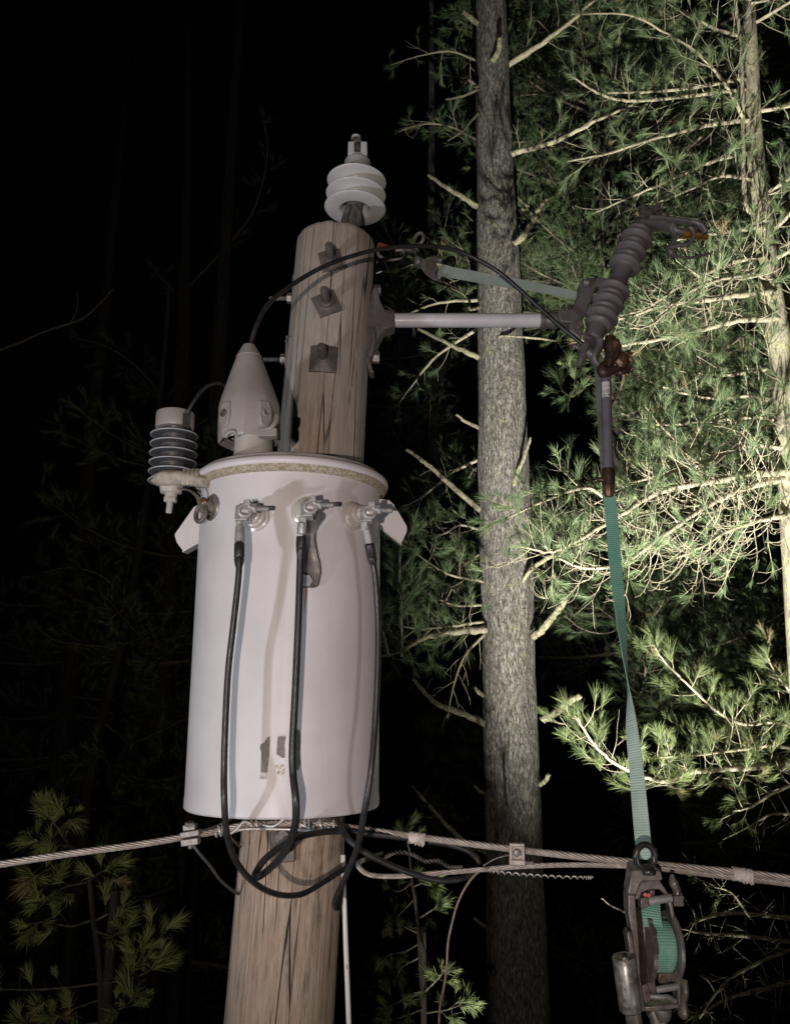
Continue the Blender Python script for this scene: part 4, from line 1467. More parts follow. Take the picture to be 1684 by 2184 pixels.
mb.slab([H(*q, -.008) for q in ((600, 1690), (690, 1660), (715, 1900), (722, 1960), (680, 1960), (650, 1850), (600, 1760))], (0, .03, 0))
mb.slab([H(*q, .02) for q in ((730, 1655), (870, 1650), (885, 1780), (760, 1800), (725, 1740))], (0, .02, 0))
mb.slab([H(*q, -.004) for q in ((555, 1780), (630, 1765), (660, 1880), (655, 1960), (590, 1985), (565, 1920))], (0, .03, 0))
mb.build("holding_pawl", M['hoist'], ho, 30, .003)
mb = MB()
for (x, y) in ((592, 845), (627, 852)):
    mb.lathe(H(x, y, -.012), (0, -1, 0), [(.0045, 0), (.004, .003), (.001, .004)], 12)
mb.build("marker_dot", M['pink'], ho)
mb = MB()
mb.tube(spl([H(868, 640, .01), H(880, 720, .01), H(915, 800, .01), H(905, 860, .01), H(915, 925, .01)], 5), [.006, .015, .014, .012, .016], 10, flat=.6)
mb.nut(H(880, 905, 0), (1, -.2, 0), .012, .02)
mb.build("release_lever", M['hoistgrey'], ho, 45)
mb = MB()
mb.tube(spl([H(985, 1740, .02), H(1000, 1850, .02), H(975, 1960, .015), H(985, 2080, .01), H(1000, 2110, .01)], 5), [.014, .014, .016, .018, .010], 10, flat=.6)
mb.build("side_lever", M['hoistgrey'], ho, 45)
mb = MB()
mb.lathe(H(770, 2020, .01), (0, 0, -1), [(.0185, 0), (.0185, .010), (.015, .020), (.011, .024), (.008, .026), (.008, .09)], 24)
mb.build("hook_swivel", M['galv'], ho)
mb = MB()
mb.tube(spl([H(640, 2040, .02), H(690, 2090, .02), H(715, 2180, .02), H(725, 2330, .02)], 5), [.012, .014, .015, .015], 12)
mb.build("lower_hook", M['galv'], ho)
# drive handle socket and pipe on the left
mb = MB()
mb.slab([H(*q, -.01) for q in ((400, 1240), (425, 1215), (460, 1250), (500, 1500), (545, 2010), (470, 1980), (440, 1600), (425, 1400))], (0, .035, 0))
mb.build("handle_yoke", M['hoist'], ho, 35, .004)
h0, h1 = H(368, 1480, -.02), H(442, 2030, -.01)
hd = nrm(h1 - h0)
mb = MB()
mb.lathe(h0, hd, [(.016, .004), (.023, 0), (.0245, .002), (.0245, np.linalg.norm(h1 - h0)), (.021, np.linalg.norm(h1 - h0) + .004), (.0165, np.linalg.norm(h1 - h0) + .004)], 32)
hs = mb.build("handle_socket", M['handle'], ho, 40)
mb = MB()
mb.lathe(H(452, 1980, -.01), hd, [(.0168, 0), (.0168, .25)], 28)
mb.lathe(H(378, 1515, -.042), (0, -1, 0), [(.006, 0), (.005, .005), (.001, .006)], 14)
mb.build("handle_pipe", M['hoistgrey'], hs)
# eye ring on top: passes the webbing
ring = MB()
rc = P(*cH(592, 452), HYY - .012)
ring.ring(rc, (0.28, -.94, -.10), .0250, .0072, 40, 14, .92, (-.30, 0, 1))
ring.nut(H(628, 640, -.012), (0, 0, 1), .016, .012)
rg = ring.build("eye_ring", M['blackring'], ho, 60)

# ------------------------------------------------------------------ trees
class Tree:
    def __init__(self, name, label, cat, foot, twig, needle, trunk_mat):
        self.root = empty(name, foot, label, cat, None)
        self.twig, self.needle, self.tm = M[twig], M[needle], M[trunk_mat]
        self.tufts = []
        self.rng = random.Random(len(label) * 7 + int(foot[0] * 31))

    def trunk(self, pts, rr, n=40, name="trunk", rough=.05, k=10):
        p = spl(pts, k)
        m_ = len(p)
        r = np.interp(np.linspace(0, 1, m_), np.linspace(0, 1, len(rr)), rr)
        t, u, w = frames(p)
        a = np.linspace(0, 2 * math.pi, n, endpoint=False)
        v = []
        for i in range(m_):
            kk = np.array([1 + rough * mnoise.noise(Vector((math.cos(x) * 2.2, math.sin(x) * 2.2, p[i][2] * 1.3))) + rough * .5 * mnoise.noise(Vector((math.cos(x) * 7, math.sin(x) * 7, p[i][2] * 4))) for x in a])
            v.append(p[i] + (r[i] * kk)[:, None] * (np.cos(a)[:, None] * u[i] + np.sin(a)[:, None] * w[i]))
        f = [(i * n + q, i * n + (q + 1) % n, (i + 1) * n + (q + 1) % n, (i + 1) * n + q) for i in range(m_ - 1) for q in range(n)]
        mb = MB()
        mb.add(np.vstack(v), f + [tuple(range(n))[::-1], tuple((m_ - 1) * n + q for q in range(n))])
        return mb.build(name, self.tm, self.root, 60)

    def tuft(self, p, d, ln, n):
        f = self.rng.uniform(.6, 1.2)
        self.tufts.append((*p, *d, ln * f, max(8, int(n * (.5 + .5 * f)))))

    def twigs(self, mb, p, d, L, r, leaf, depth, bend):
        R = self.rng
        k = 7 if L > .3 else (5 if L > .15 else 4)
        pts = [np.array(p)]
        dd = nrm(d)
        for i in range(k):
            dd = nrm(dd + np.array([R.gauss(0, .11), R.gauss(0, .11), R.gauss(0, .10) + bend * (i + 1) / k * (5.0 / k)]))
            pts.append(pts[-1] + dd * L / k)
        pts = np.array(pts)
        mb.tube(pts, [r, r * .45], 4, cap=False)
        if R.random() < leaf:
            self.tuft(pts[-1], dd, self.nl * R.uniform(.8, 1.15), self.nn)
            if L > .12:
                for j in range(R.choice((1, 1, 2))):
                    i = R.choice((k - 2, k - 1))
                    self.tuft(pts[i], nrm(pts[i + 1 if i < k else i] - pts[i - 1] + np.array([R.gauss(0, .02), R.gauss(0, .02), R.gauss(0, .02)])), self.nl * R.uniform(.6, .95), int(self.nn * .6))
        if depth > 0:
            for j in range(R.choice((1, 2, 2, 3))):
                i = R.randint(1, k - 1)
                a = R.uniform(0, 2 * math.pi)
                u, w = perp(dd)
                self.twigs(mb, pts[i], nrm(pts[i] - pts[i - 1]) * .8 + (u * math.cos(a) + w * math.sin(a)) * .8, L * R.uniform(.35, .6), r * .6, leaf, depth - 1, bend)

    nl, nn = .105, 46

    def branch(self, pts, r0, r1, twig=.35, spacing=.08, leaf=.9, bend=.12, start=.1, depth=1, name="branch", droop=0.0, tip=True, out=1.0, mat=None):
        R = self.rng
        p = spl(pts, 7)
        p[1:-1] += np.array([[R.gauss(0, r0 * .10) for _ in range(3)] for _ in range(len(p) - 2)])
        mb = MB()
        rad_ = np.linspace(r0, r1, len(p)) * np.array([R.uniform(.9, 1.1) for _ in p])
        mb.tube(p, rad_, 8 if r0 > .01 else 6)
        s = np.concatenate([[0], np.cumsum(np.linalg.norm(np.diff(p, axis=0), axis=1))])
        L = s[-1]
        x = L * start
        az = R.uniform(0, 6.28)
        while x < L and twig > 0:
            i = min(np.searchsorted(s, x), len(p) - 1)
            i = max(i, 1)
            f = (x - s[i - 1]) / max(s[i] - s[i - 1], 1e-9)
            q = p[i - 1] * (1 - f) + p[i] * f
            tn = nrm(p[i] - p[i - 1])
            az += 2.4 + R.uniform(-.5, .5)
            u, w = perp(tn)
            dr = tn * R.uniform(.3, .9) + (u * math.cos(az) + w * math.sin(az)) * out + np.array([0, 0, bend * 2 - droop])
            fr = x / L
            self.twigs(mb, q, dr, twig * R.uniform(.5, 1.15) * (1 - .45 * fr), max(.0016, min(.0038, r0 * .3)) * (1 - .4 * fr), leaf, depth, bend)
            x += spacing * R.uniform(.6, 1.4)
        if tip and leaf > 0:
            self.tuft(p[-1], nrm(p[-1] - p[-2]), self.nl * 1.1, self.nn)
        return mb.build(name, mat or self.twig, self.root, 180)

    def whorls(self, base, z0, z1, dz, L0, L1, r, twig=.38, spacing=.085, leaf=.9, nper=5, tilt=.05, avoid=None, depth=1):
        """Whorls of limbs off a straight trunk."""
        R = self.rng
        z = z0
        while z < z1:
            f = (z - z0) / (z1 - z0)
            n = nper + R.choice((-1, 0, 0, 1))
            a0 = R.uniform(0, 6.28)
            for i in range(n):
                a = a0 + i * 2 * math.pi / n + R.uniform(-.3, .3)
                L = (L0 + (L1 - L0) * f) * R.uniform(.75, 1.15)
                d = np.array([math.cos(a), math.sin(a), 0])
                b0 = np.array([base[0], base[1], z + R.uniform(-.12, .12)]) + base[2:5] * z if len(base) > 3 else np.array([base[0], base[1], z + R.uniform(-.12, .12)])
                pts = [b0 + d * L * t + np.array([0, 0, L * (tilt * t - .10 * t * (1 - t) * 2 + .12 * t ** 3)]) for t in (0, .33, .66, 1)]
                if avoid and avoid(pts):
                    continue
                self.branch(pts, r * (1 - .3 * f), .004, twig, spacing, leaf, depth=depth)
            z += dz * R.uniform(.8, 1.2)

    def finish(self):
        if not self.tufts:
            return
        T = np.array(self.tufts)
        cnt = T[:, 7].astype(int)
        idx = np.repeat(np.arange(len(T)), cnt)
        n = len(idx)
        p, d, ln = T[idx, 0:3], T[idx, 3:6], T[idx, 6]
        a = np.where(np.abs(d[:, 2:3]) < .9, np.array([[0, 0, 1.0]]), np.array([[1.0, 0, 0]]))
        u = np.cross(d, a)
        u /= np.linalg.norm(u, axis=1)[:, None]
        w = np.cross(d, u)
        ph = rng.uniform(0, 2 * math.pi, n)
        th = np.abs(rng.normal(rad(19), rad(12), n))
        nd = d * np.cos(th)[:, None] + (u * np.cos(ph)[:, None] + w * np.sin(ph)[:, None]) * np.sin(th)[:, None]
        nd[:, 2] -= .10 * rng.uniform(0, 1, n)
        nd /= np.linalg.norm(nd, axis=1)[:, None]
        b0 = p - d * (rng.uniform(0, .62, n) * ln)[:, None]
        sd = np.cross(nd, rng.normal(size=(n, 3)))
        sd /= np.linalg.norm(sd, axis=1)[:, None]
        hw = .00075 * rng.uniform(.8, 1.25, n)[:, None]
        L = (ln * rng.uniform(.7, 1.1, n))[:, None]
        mid = b0 + nd * L * .55
        tip = b0 + nd * L + np.array([0, 0, -1.0]) * L * .05
        v = np.stack([b0 - sd * hw * .8, b0 + sd * hw * .8, mid + sd * hw, tip, mid - sd * hw], 1).reshape(-1, 3)
        o = T[:, 0:3].mean(0)
        me = bpy.data.meshes.new("needles")
        me.vertices.add(5 * n)
        me.vertices.foreach_set("co", (v - o).astype(np.float32).ravel())
        me.loops.add(5 * n)
        me.loops.foreach_set("vertex_index", np.arange(5 * n, dtype=np.int32))
        me.polygons.add(n)
        me.polygons.foreach_set("loop_start", np.arange(0, 5 * n, 5, dtype=np.int32))
        me.update(calc_edges=True)
        tint = np.repeat(rng.uniform(0, 1, len(T))[idx], 5).astype(np.float32)
        me.attributes.new("tint", 'FLOAT', 'POINT').data.foreach_set("value", tint)
        me.materials.append(self.needle)
        link("needles", me, o, self.root)


def down(p, z=0.0, lean=(0, 0)):
    return np.array([p[0] + lean[0], p[1] + lean[1], z])


# --- the big pine behind the arm
MY = 6.5
c0, c1 = P(1105, 2183, MY), P(1046, 0, MY)
big = Tree("pine_tree", "tall pine with one thick bare grey trunk behind the fuse arm", "tree", down(c0), 'twig', 'needles', 'bark')
kx = (c1[0] - c0[0]) / (c1[2] - c0[2])
tp_ = [np.array([c0[0] + kx * (z - c0[2]), MY, z]) for z in np.concatenate([[0.0], np.arange(3.0, 18.5, 1.5)])]


def big_r(z):
    return float(np.interp(z, [0, c0[2], P(0, 1100, MY)[2], c1[2], 18], [.30, .205, .205, .135, .07]))


big.trunk(tp_, [big_r(z) for z in np.linspace(0, 18, 20)], 64, rough=.085, k=14)
stubs_px = [  # dead stubs: pixel polylines, radius start/end
    (((1018, 440), (965, 408), (912, 372)), .028, .014), (((1022, 52), (1003, 38), (986, 25)), .030, .020), (((1022, 188), (1010, 180), (1000, 170)), .022, .014),
    (((1020, 762), (960, 735), (890, 700)), .026, .012), (((1028, 1090), (950, 1025), (905, 985), (866, 958)), .026, .014),
    (((1033, 1542), (985, 1520), (930, 1500), (900, 1470), (880, 1447)), .028, .012), (((1040, 1820), (985, 1790), (930, 1735), (878, 1676)), .024, .010),
    (((1022, 912), (995, 900), (972, 884)), .018, .010), (((1030, 1482), (1020, 1475), (1012, 1466)), .02, .014),
    (((1030, 652), (1005, 660), (1000, 655)), .016, .01),
]
for pts, r0, r1 in stubs_px:
    pp = [P(x, y, MY - .02 - .10 * i) for i, (x, y) in enumerate(pts)]
    b_ = big.branch(pp, r0, r1, .22 if len(pts) > 3 else 0, .16, 0, -.1, .3, 0, "branch_stub", tip=False, mat=M['stub'])
for pts, r0, r1 in ((((1095, 520), (1118, 500), (1142, 458), (1165, 424)), .030, .020), (((1110, 452), (1117, 442), (1124, 436)), .022, .02), (((1080, 1065), (1102, 1012), (1120, 965), (1131, 932)), .024, .010),
                    (((1112, 1245), (1122, 1226), (1131, 1214)), .018, .014), (((1125, 1218), (1165, 1190), (1190, 1180), (1215, 1140)), .022, .010), (((1135, 1358), (1160, 1338), (1185, 1305), (1207, 1276)), .032, .022),
                    (((1155, 1536), (1185, 1518), (1210, 1498), (1237, 1482)), .030, .024), (((1150, 1672), (1162, 1664), (1170, 1650)), .02, .016),
                    (((1050, 130), (1062, 110), (1066, 80)), .03, .024), (((1020, 240), (1000, 262), (985, 280), (955, 300)), .014, .006), (((1020, 190), (985, 205), (950, 212)), .016, .008),
                    (((1030, 1690), (1020, 1684), (1012, 1676)), .014, .01), (((1060, 720), (1078, 716), (1150, 722), (1185, 727)), .012, .008),
                    (((1035, 1975), (1022, 1968), (1012, 1958)), .016, .01)):
    big.branch([P(x, y, MY - .15 - .06 * i) for i, (x, y) in enumerate(pts)], r0, r1, .2 if False else 0, .2, 0, 0, .3, 0, "branch_stub", tip=False, mat=M['stub'])
Bp = lambda pts, Y0, Y1: [P(x, y, Y0 + (Y1 - Y0) * i / (len(pts) - 1)) for i, (x, y) in enumerate(pts)]
big.branch(Bp(((1085, 330), (1106, 323), (1183, 301), (1261, 262), (1347, 224)), 6.45, 6.2), .030, .010, .40, .09, .55, .02, .1, 1)
big.branch(Bp(((1080, 140), (1150, 95), (1210, 50), (1290, -20)), 6.5, 6.3), .030, .012, .4, .10, .5, .02, .2, 1)
big.branch(Bp(((1035, 1342), (980, 1346), (904, 1360), (860, 1385), (815, 1400)), 6.4, 5.9), .032, .008, .42, .055, .95, .10, .15, 1)
big.branch(Bp(((1035, 1350), (990, 1400), (965, 1470), (955, 1530)), 6.4, 6.2), .012, .004, .3, .09, 0, -.25, .1, 1)
big.branch(Bp(((857, 1400), (856, 1310), (853, 1240), (852, 1182)), 5.9, 5.8), .010, .004, .30, .045, 1.0, .15, .05, 1)
for pts_, ya, yb in ((((1030, 1240), (960, 1225), (900, 1190), (860, 1150)), 6.4, 6.0), (((1030, 1290), (970, 1290), (920, 1270), (880, 1240)), 6.5, 6.2), (((1030, 1325), (960, 1335), (890, 1340), (835, 1330)), 6.3, 5.9),
                     (((1025, 1130), (980, 1120), (940, 1140), (900, 1130)), 6.6, 6.4), (((830, 1400), (815, 1340), (812, 1290)), 5.85, 5.75)):
    big.branch(Bp(pts_, ya, yb), .012, .004, .36, .05, 1.0, .12, .1, 1)
big.branch(Bp(((1025, 1180), (985, 1210), (960, 1260), (930, 1320)), 6.7, 6.6), .012, .004, .35, .07, .7, .05, .05, 1)
big.branch(Bp(((1020, 600), (960, 570), (900, 560), (850, 575)), 6.6, 7.1), .018, .004, .36, .09, .45, .05, .1, 1)
big.branch(Bp(((1018, 640), (940, 645), (880, 665), (830, 690)), 6.4, 6.5), .016, .004, .40, .09, .22, .02, .1, 1)
big.branch(Bp(((1018, 700), (930, 760), (880, 820), (850, 860)), 6.7, 7.2), .016, .004, .35, .09, .7, .05, .1, 1)
big.branch(Bp(((1020, 980), (960, 1010), (900, 1060), (860, 1080)), 6.7, 7.2), .016, .004, .35, .08, .7, .05, .1, 1)
big.branch(Bp(((1020, 300), (960, 270), (900, 265), (850, 280)), 6.7, 7.2), .012, .004, .34, .12, .4, .05, .1, 1)
big.branch(Bp(((1018, 130), (960, 110), (890, 120), (830, 140)), 6.7, 7.2), .012, .004, .34, .12, .35, .05, .1, 1)
for (z0, tip_, tw_) in ((6.3, (.60, 4.5, 7.15), .30), (5.6, (.78, 4.3, 6.8), .34), (6.0, (.40, 3.7, 6.95), .26), (5.2, (.62, 3.3, 6.35), .24)):  # unseen low boughs added to throw twig shadows on the trunk
    a_ = np.array([c0[0], MY - .15, z0])
    b_ = np.array(tip_)
    big.branch([a_, a_ * .65 + b_ * .35 + np.array([0, 0, -.15]), a_ * .3 + b_ * .7 + np.array([0, 0, -.12]), b_], .016, .005, tw_, .16, .12, .15, .35, 1, mat=M['stub'])
big.finish()

# --- the bright pine at the right edge
RY = 5.5
right = Tree("pine_tree", "slim lichen-spotted pine at the right edge, its pale branches brightly lit", "tree", P(1700, 2183, RY) * np.array([1, 1, 0]), 'twig', 'needles', 'barkpale')
rt = [(1800, 2600), (1740, 1800), (1700, 1250), (1682, 980), (1672, 830), (1655, 700), (1640, 600), (1626, 480), (1614, 380), (1606, 260), (1602, 140), (1596, 0), (1592, -150)]
rp = [P(x, y, RY) for x, y in rt]
right.trunk([down(rp[0], 0.0, (.3, 0))] + rp, [.13, .115, .10, .09, .085, .082, .08, .076, .07, .065, .058, .052, .045, .04], 40)
right.branch(Bp(((1640, 500), (1612, 470), (1590, 440), (1584, 380), (1583, 300), (1581, 160), (1575, 60), (1560, -30)), 5.45, 5.4), .022, .012, .4, .2, .3, .1, .1, 1, name="second_stem")
W_ = right.branch
W_(Bp(((1660, 680), (1572, 684), (1460, 712), (1399, 724), (1318, 737), (1285, 745)), 5.45, 4.7), .024, .007, .42, .07, .35, .02, .05, 1)
W_(Bp(((1650, 620), (1572, 630), (1500, 640), (1424, 650), (1310, 683)), 5.45, 4.8), .026, .007, .45, .06, .45, .04, .05, 1)
W_(Bp(((1640, 540), (1572, 557), (1510, 580), (1450, 610), (1374, 658), (1323, 673)), 5.45, 4.9), .018, .006, .45, .07, .5, .06, .05, 1)
W_(Bp(((1640, 560), (1590, 585), (1530, 596), (1470, 622), (1390, 690), (1340, 700)), 5.4, 4.6), .016, .005, .55, .045, .3, .3, .05, 2, droop=.9)
W_(Bp(((1630, 480), (1572, 492), (1513, 500), (1440, 512)), 5.45, 5.1), .020, .008, .3, .09, .5, .05, .1, 1)
W_(Bp(((1690, 1006), (1600, 1010), (1535, 1022), (1403, 1050), (1325, 1097), (1246, 1142), (1178, 1176), (1110, 1165)), 5.45, 4.5), .028, .006, .62, .033, .30, .34, .03, 2, droop=1.1)
W_(Bp(((1690, 1020), (1620, 1030), (1545, 1058), (1482, 1092), (1403, 1148), (1325, 1200), (1246, 1211), (1190, 1190)), 5.5, 4.6), .026, .006, .62, .036, .16, .36, .03, 2, droop=1.25)
W_(Bp(((1690, 1095), (1610, 1112), (1550, 1132), (1498, 1163), (1440, 1190)), 5.45, 5.0), .020, .006, .55, .03, .10, .36, .03, 2, droop=1.3)
W_(Bp(((1690, 960), (1600, 950), (1500, 985), (1420, 1010), (1340, 1030)), 5.5, 5.0), .018, .005, .5, .04, .25, .05, .05, 1)
W_(Bp(((1690, 900), (1600, 890), (1500, 900), (1400, 905), (1320, 880)), 5.6, 5.2), .018, .005, .45, .05, .95, .12, .05, 1)
W_(Bp(((1690, 860), (1600, 845), (1520, 850), (1430, 830), (1350, 800)), 5.6, 5.3), .018, .005, .45, .05, .95, .12, .05, 1)
W_(Bp(((1690, 780), (1620, 790), (1540, 800), (1450, 790), (1380, 770)), 5.6, 5.5), .018, .005, .40, .055, .95, .1, .05, 1)
W_(Bp(((1300, 1070), (1250, 1040), (1180, 1060), (1110, 1090), (1070, 1110)), 4.9, 4.6), .012, .004, .42, .055, .8, .03, .05, 1)
W_(Bp(((1240, 830), (1220, 845), (1200, 835), (1190, 815)), 5.3, 5.2), .006, .003, .25, .05, 1.0, .1, .0, 1)
W_(Bp(((1588, 168), (1484, 185), (1380, 196), (1295, 198)), 5.5, 5.2), .018, .006, .40, .08, .6, .06, .05, 1)
W_(Bp(((1590, 190), (1454, 206), (1347, 215), (1282, 202), (1218, 163)), 5.5, 5.1), .016, .006, .42, .07, .55, .08, .05, 1)
W_(Bp(((1605, 255), (1510, 267), (1458, 280), (1390, 297), (1295, 327), (1209, 344)), 5.5, 5.0), .020, .006, .40, .07, .4, -.02, .05, 1)
W_(Bp(((1620, 320), (1519, 344), (1458, 370), (1390, 400), (1320, 430), (1261, 456)), 5.5, 5.0), .018, .005, .35, .09, .4, .03, .05, 1)
W_(Bp(((1610, 385), (1540, 375), (1480, 400), (1400, 432)), 5.5, 5.2), .016, .006, .35, .09, .5, .05, .05, 1)
W_(Bp(((1495, 290), (1455, 330), (1430, 380), (1440, 420)), 5.3, 5.2), .012, .008, .2, .12, .2, 0, .1, 1)
W_(Bp(((1583, 250), (1549, 185), (1489, 116), (1416, 69), (1338, 32), (1218, 30)), 5.4, 5.0), .014, .005, .40, .07, .7, .05, .05, 1)
W_(Bp(((1610, 240), (1650, 232), (1684, 226), (1740, 210)), 5.5, 5.3), .016, .008, .45, .06, .9, .1, .05, 1)
W_(Bp(((1620, 420), (1660, 395), (1700, 370), (1750, 340)), 5.5, 5.3), .016, .008, .45, .06, .9, .1, .05, 1)
W_(Bp(((1625, 500), (1660, 480), (1700, 440), (1750, 420)), 5.5, 5.3), .018, .008, .45, .06, .9, .1, .05, 1)
W_(Bp(((1640, 560), (1665, 545), (1700, 525), (1750, 500)), 5.5, 5.3), .018, .008, .45, .06, .7, .1, .05, 1)
W_(Bp(((1590, 60), (1640, 30), (1690, 0), (1740, -30)), 5.5, 5.3), .016, .008, .45, .06, .9, .1, .05, 1)
W_(Bp(((1590, 80), (1520, 60), (1450, 20), (1380, -20)), 5.5, 5.3), .016, .008, .45, .06, .9, .1, .05, 1)
W_(Bp(((1490, 1000), (1440, 940), (1400, 900), (1370, 860)), 5.3, 5.2), .010, .004, .35, .05, 1.0, .1, .05, 1)
for i in range(4):   # finer live sprays crossing in front of the stem
    R = right.rng
    y = R.uniform(-40, 620)
    x = 1600 + (y / 600) * 40
    dx = R.choice((-1, -1, 1)) * R.uniform(120, 260)
    W_(Bp(((x, y), (x + dx * .4, y + R.uniform(-30, 20)), (x + dx * .8, y + R.uniform(-60, 20)), (x + dx, y + R.uniform(-90, 10))), 5.45, R.uniform(4.9, 6.2)), .010, .004, .42, .06, .95, .12, .1, 1)
right.finish()

# --- pine low at the right, its trunk outside the frame
lowp = Tree("pine_tree", "lower right pine reaching leafy upcurved boughs in beneath the bright one", "tree", np.array([3.35, 6.3, 0]), 'twig', 'needleslow', 'bark')
lowp.trunk([np.array([3.35, 6.3, z]) for z in (0, 3, 6, 9, 12, 14)], [.16, .14, .12, .10, .08, .05], 30)
V_ = lowp.branch
midp = Tree("pine_tree", "mid-depth pine whose dimmer boughs fill the gap above the upcurved ones", "tree", np.array([4.4, 7.9, 0]), 'twigdark', 'needlesmid', 'bark')
midp.trunk([np.array([4.4, 7.9, z]) for z in (0, 3, 6, 9, 12, 15)], [.16, .14, .12, .10, .08, .05], 30)
V_ = midp.branch
V_(Bp(((1720, 1455), (1603, 1460), (1535, 1445), (1456, 1412), (1377, 1372), (1320, 1330), (1270, 1290)), 7.9, 7.2), .026, .006, .45, .05, .95, .14, .05, 1)
V_(Bp(((1720, 1420), (1640, 1400), (1560, 1340), (1480, 1300), (1420, 1280)), 7.9, 7.4), .018, .005, .45, .05, .95, .14, .05, 1)
V_(Bp(((1720, 1330), (1650, 1290), (1580, 1260), (1500, 1240), (1420, 1230), (1350, 1260)), 7.9, 7.3), .018, .005, .45, .055, .95, .14, .05, 1)
V_(Bp(((1720, 1240), (1640, 1220), (1560, 1190), (1480, 1210)), 7.9, 7.6), .014, .005, .40, .06, .95, .14, .05, 1)
V_(Bp(((1340, 1330), (1290, 1350), (1240, 1340), (1200, 1310)), 7.2, 7.0), .010, .004, .35, .06, .6, .04, .05, 1)
midp.finish()
V_ = lowp.branch
V_(Bp(((1720, 1628), (1640, 1632), (1587, 1638), (1482, 1645), (1419, 1664), (1372, 1655), (1303, 1622), (1262, 1580), (1225, 1525)), 6.2, 5.2), .024, .006, .46, .045, .85, .34, .05, 1, droop=.6)
V_(Bp(((1720, 1600), (1640, 1590), (1560, 1600), (1480, 1610), (1400, 1615)), 6.2, 5.6), .016, .005, .42, .055, .95, .22, .05, 1)
V_(Bp(((1720, 1560), (1650, 1540), (1600, 1545), (1561, 1536), (1520, 1510), (1461, 1455), (1414, 1408), (1390, 1370)), 6.2, 5.6), .014, .005, .34, .06, .9, .14, .05, 1)
V_(Bp(((1720, 1500), (1680, 1470), (1650, 1430), (1630, 1390)), 6.1, 5.9), .012, .005, .36, .06, .95, .14, .05, 1)
V_(Bp(((1720, 1660), (1650, 1690), (1600, 1720), (1560, 1730)), 6.1, 5.8), .014, .005, .40, .06, .5, .1, .05, 1)
V_(Bp(((1720, 1745), (1650, 1735), (1600, 1760), (1540, 1790)), 6.1, 6.0), .012, .004, .3, .12, 0, -.1, .05, 1, mat=M['stub'])
V_(Bp(((1700, 1960), (1572, 1947), (1511, 1955), (1470, 1970)), 6.0, 5.4), .016, .006, .36, .08, 0, -.05, .05, 1, mat=M['stub'])
V_(Bp(((1700, 2010), (1580, 1995), (1500, 1990), (1470, 1985)), 6.0, 5.5), .016, .006, .30, .10, 0, -.05, .05, 1, mat=M['stub'])
V_(Bp(((1700, 2020), (1600, 2060), (1540, 2100), (1490, 2170)), 6.0, 5.4), .014, .006, .36, .09, 0, -.02, .05, 1, mat=M['stub'])
V_(Bp(((1700, 2090), (1620, 2110), (1550, 2130), (1490, 2165)), 6.0, 5.5), .018, .006, .36, .09, .1, -.02, .05, 1, mat=M['stub'])
V_(Bp(((1600, 1960), (1560, 1905), (1520, 1890), (1480, 1870)), 5.8, 5.5), .008, .003, .30, .10, .1, .02, .05, 1, mat=M['stub'])
V_(Bp(((1420, 1990), (1380, 1965), (1310, 1935), (1282, 1915)), 5.6, 5.5), .010, .004, 0, .1, 0, 0, .1, 0, mat=M['stub'])
for (x_, y_, z_) in ((1.0, 3.5, 6.35), (1.25, 3.8, 6.65), (1.45, 3.7, 6.5), (1.1, 4.1, 6.75), (1.6, 4.1, 6.7), (1.3, 3.5, 6.1), (1.75, 3.8, 6.45), (0.9, 3.9, 6.6)):
    a_ = np.array([3.25, 6.1, z_ - .5])     # unseen leafy boughs, added below the frame to shade the lower right
    b_ = np.array([x_, y_, z_])
    V_([a_, a_ * .66 + b_ * .34 + np.array([0, 0, .08]), a_ * .33 + b_ * .67 + np.array([0, 0, .06]), b_], .022, .006, .42, .06, .95, .12, .45, 1)
lowp.finish()

# --- pines further back
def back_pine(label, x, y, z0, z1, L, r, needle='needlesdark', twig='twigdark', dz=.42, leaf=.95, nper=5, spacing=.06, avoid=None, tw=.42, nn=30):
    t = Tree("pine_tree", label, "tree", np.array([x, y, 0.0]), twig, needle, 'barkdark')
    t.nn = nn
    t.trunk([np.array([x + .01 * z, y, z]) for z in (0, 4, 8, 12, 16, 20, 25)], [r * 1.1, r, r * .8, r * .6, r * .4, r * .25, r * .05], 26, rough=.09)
    t.whorls(np.array([x + .1, y]), z0, z1, dz, L, L * .85, .022, tw, spacing, leaf, nper, avoid=avoid)
    t.finish()
    return t


def px_of(q):
    v = np.asarray(q) - CAM
    zc = v[1] * CP + v[2] * SP
    return 842 + F * v[0] / zc, 1091.5 - F * (-v[1] * SP + v[2] * CP) / zc


def avoid_holes(pts):
    for q in pts[1:]:
        if q[1] < 4.8:
            return True
        x, y = px_of(q)
        if (1110 < x < 1260 and 690 < y < 1010) or (1150 < x < 1330 and 1420 < y < 1800) or (1270 < x < 1430 and 335 < y < 420):
            return True
    x, y = px_of(pts[2])
    return mnoise.noise(Vector((x / 150.0, y / 120.0, 4.2))) > .12


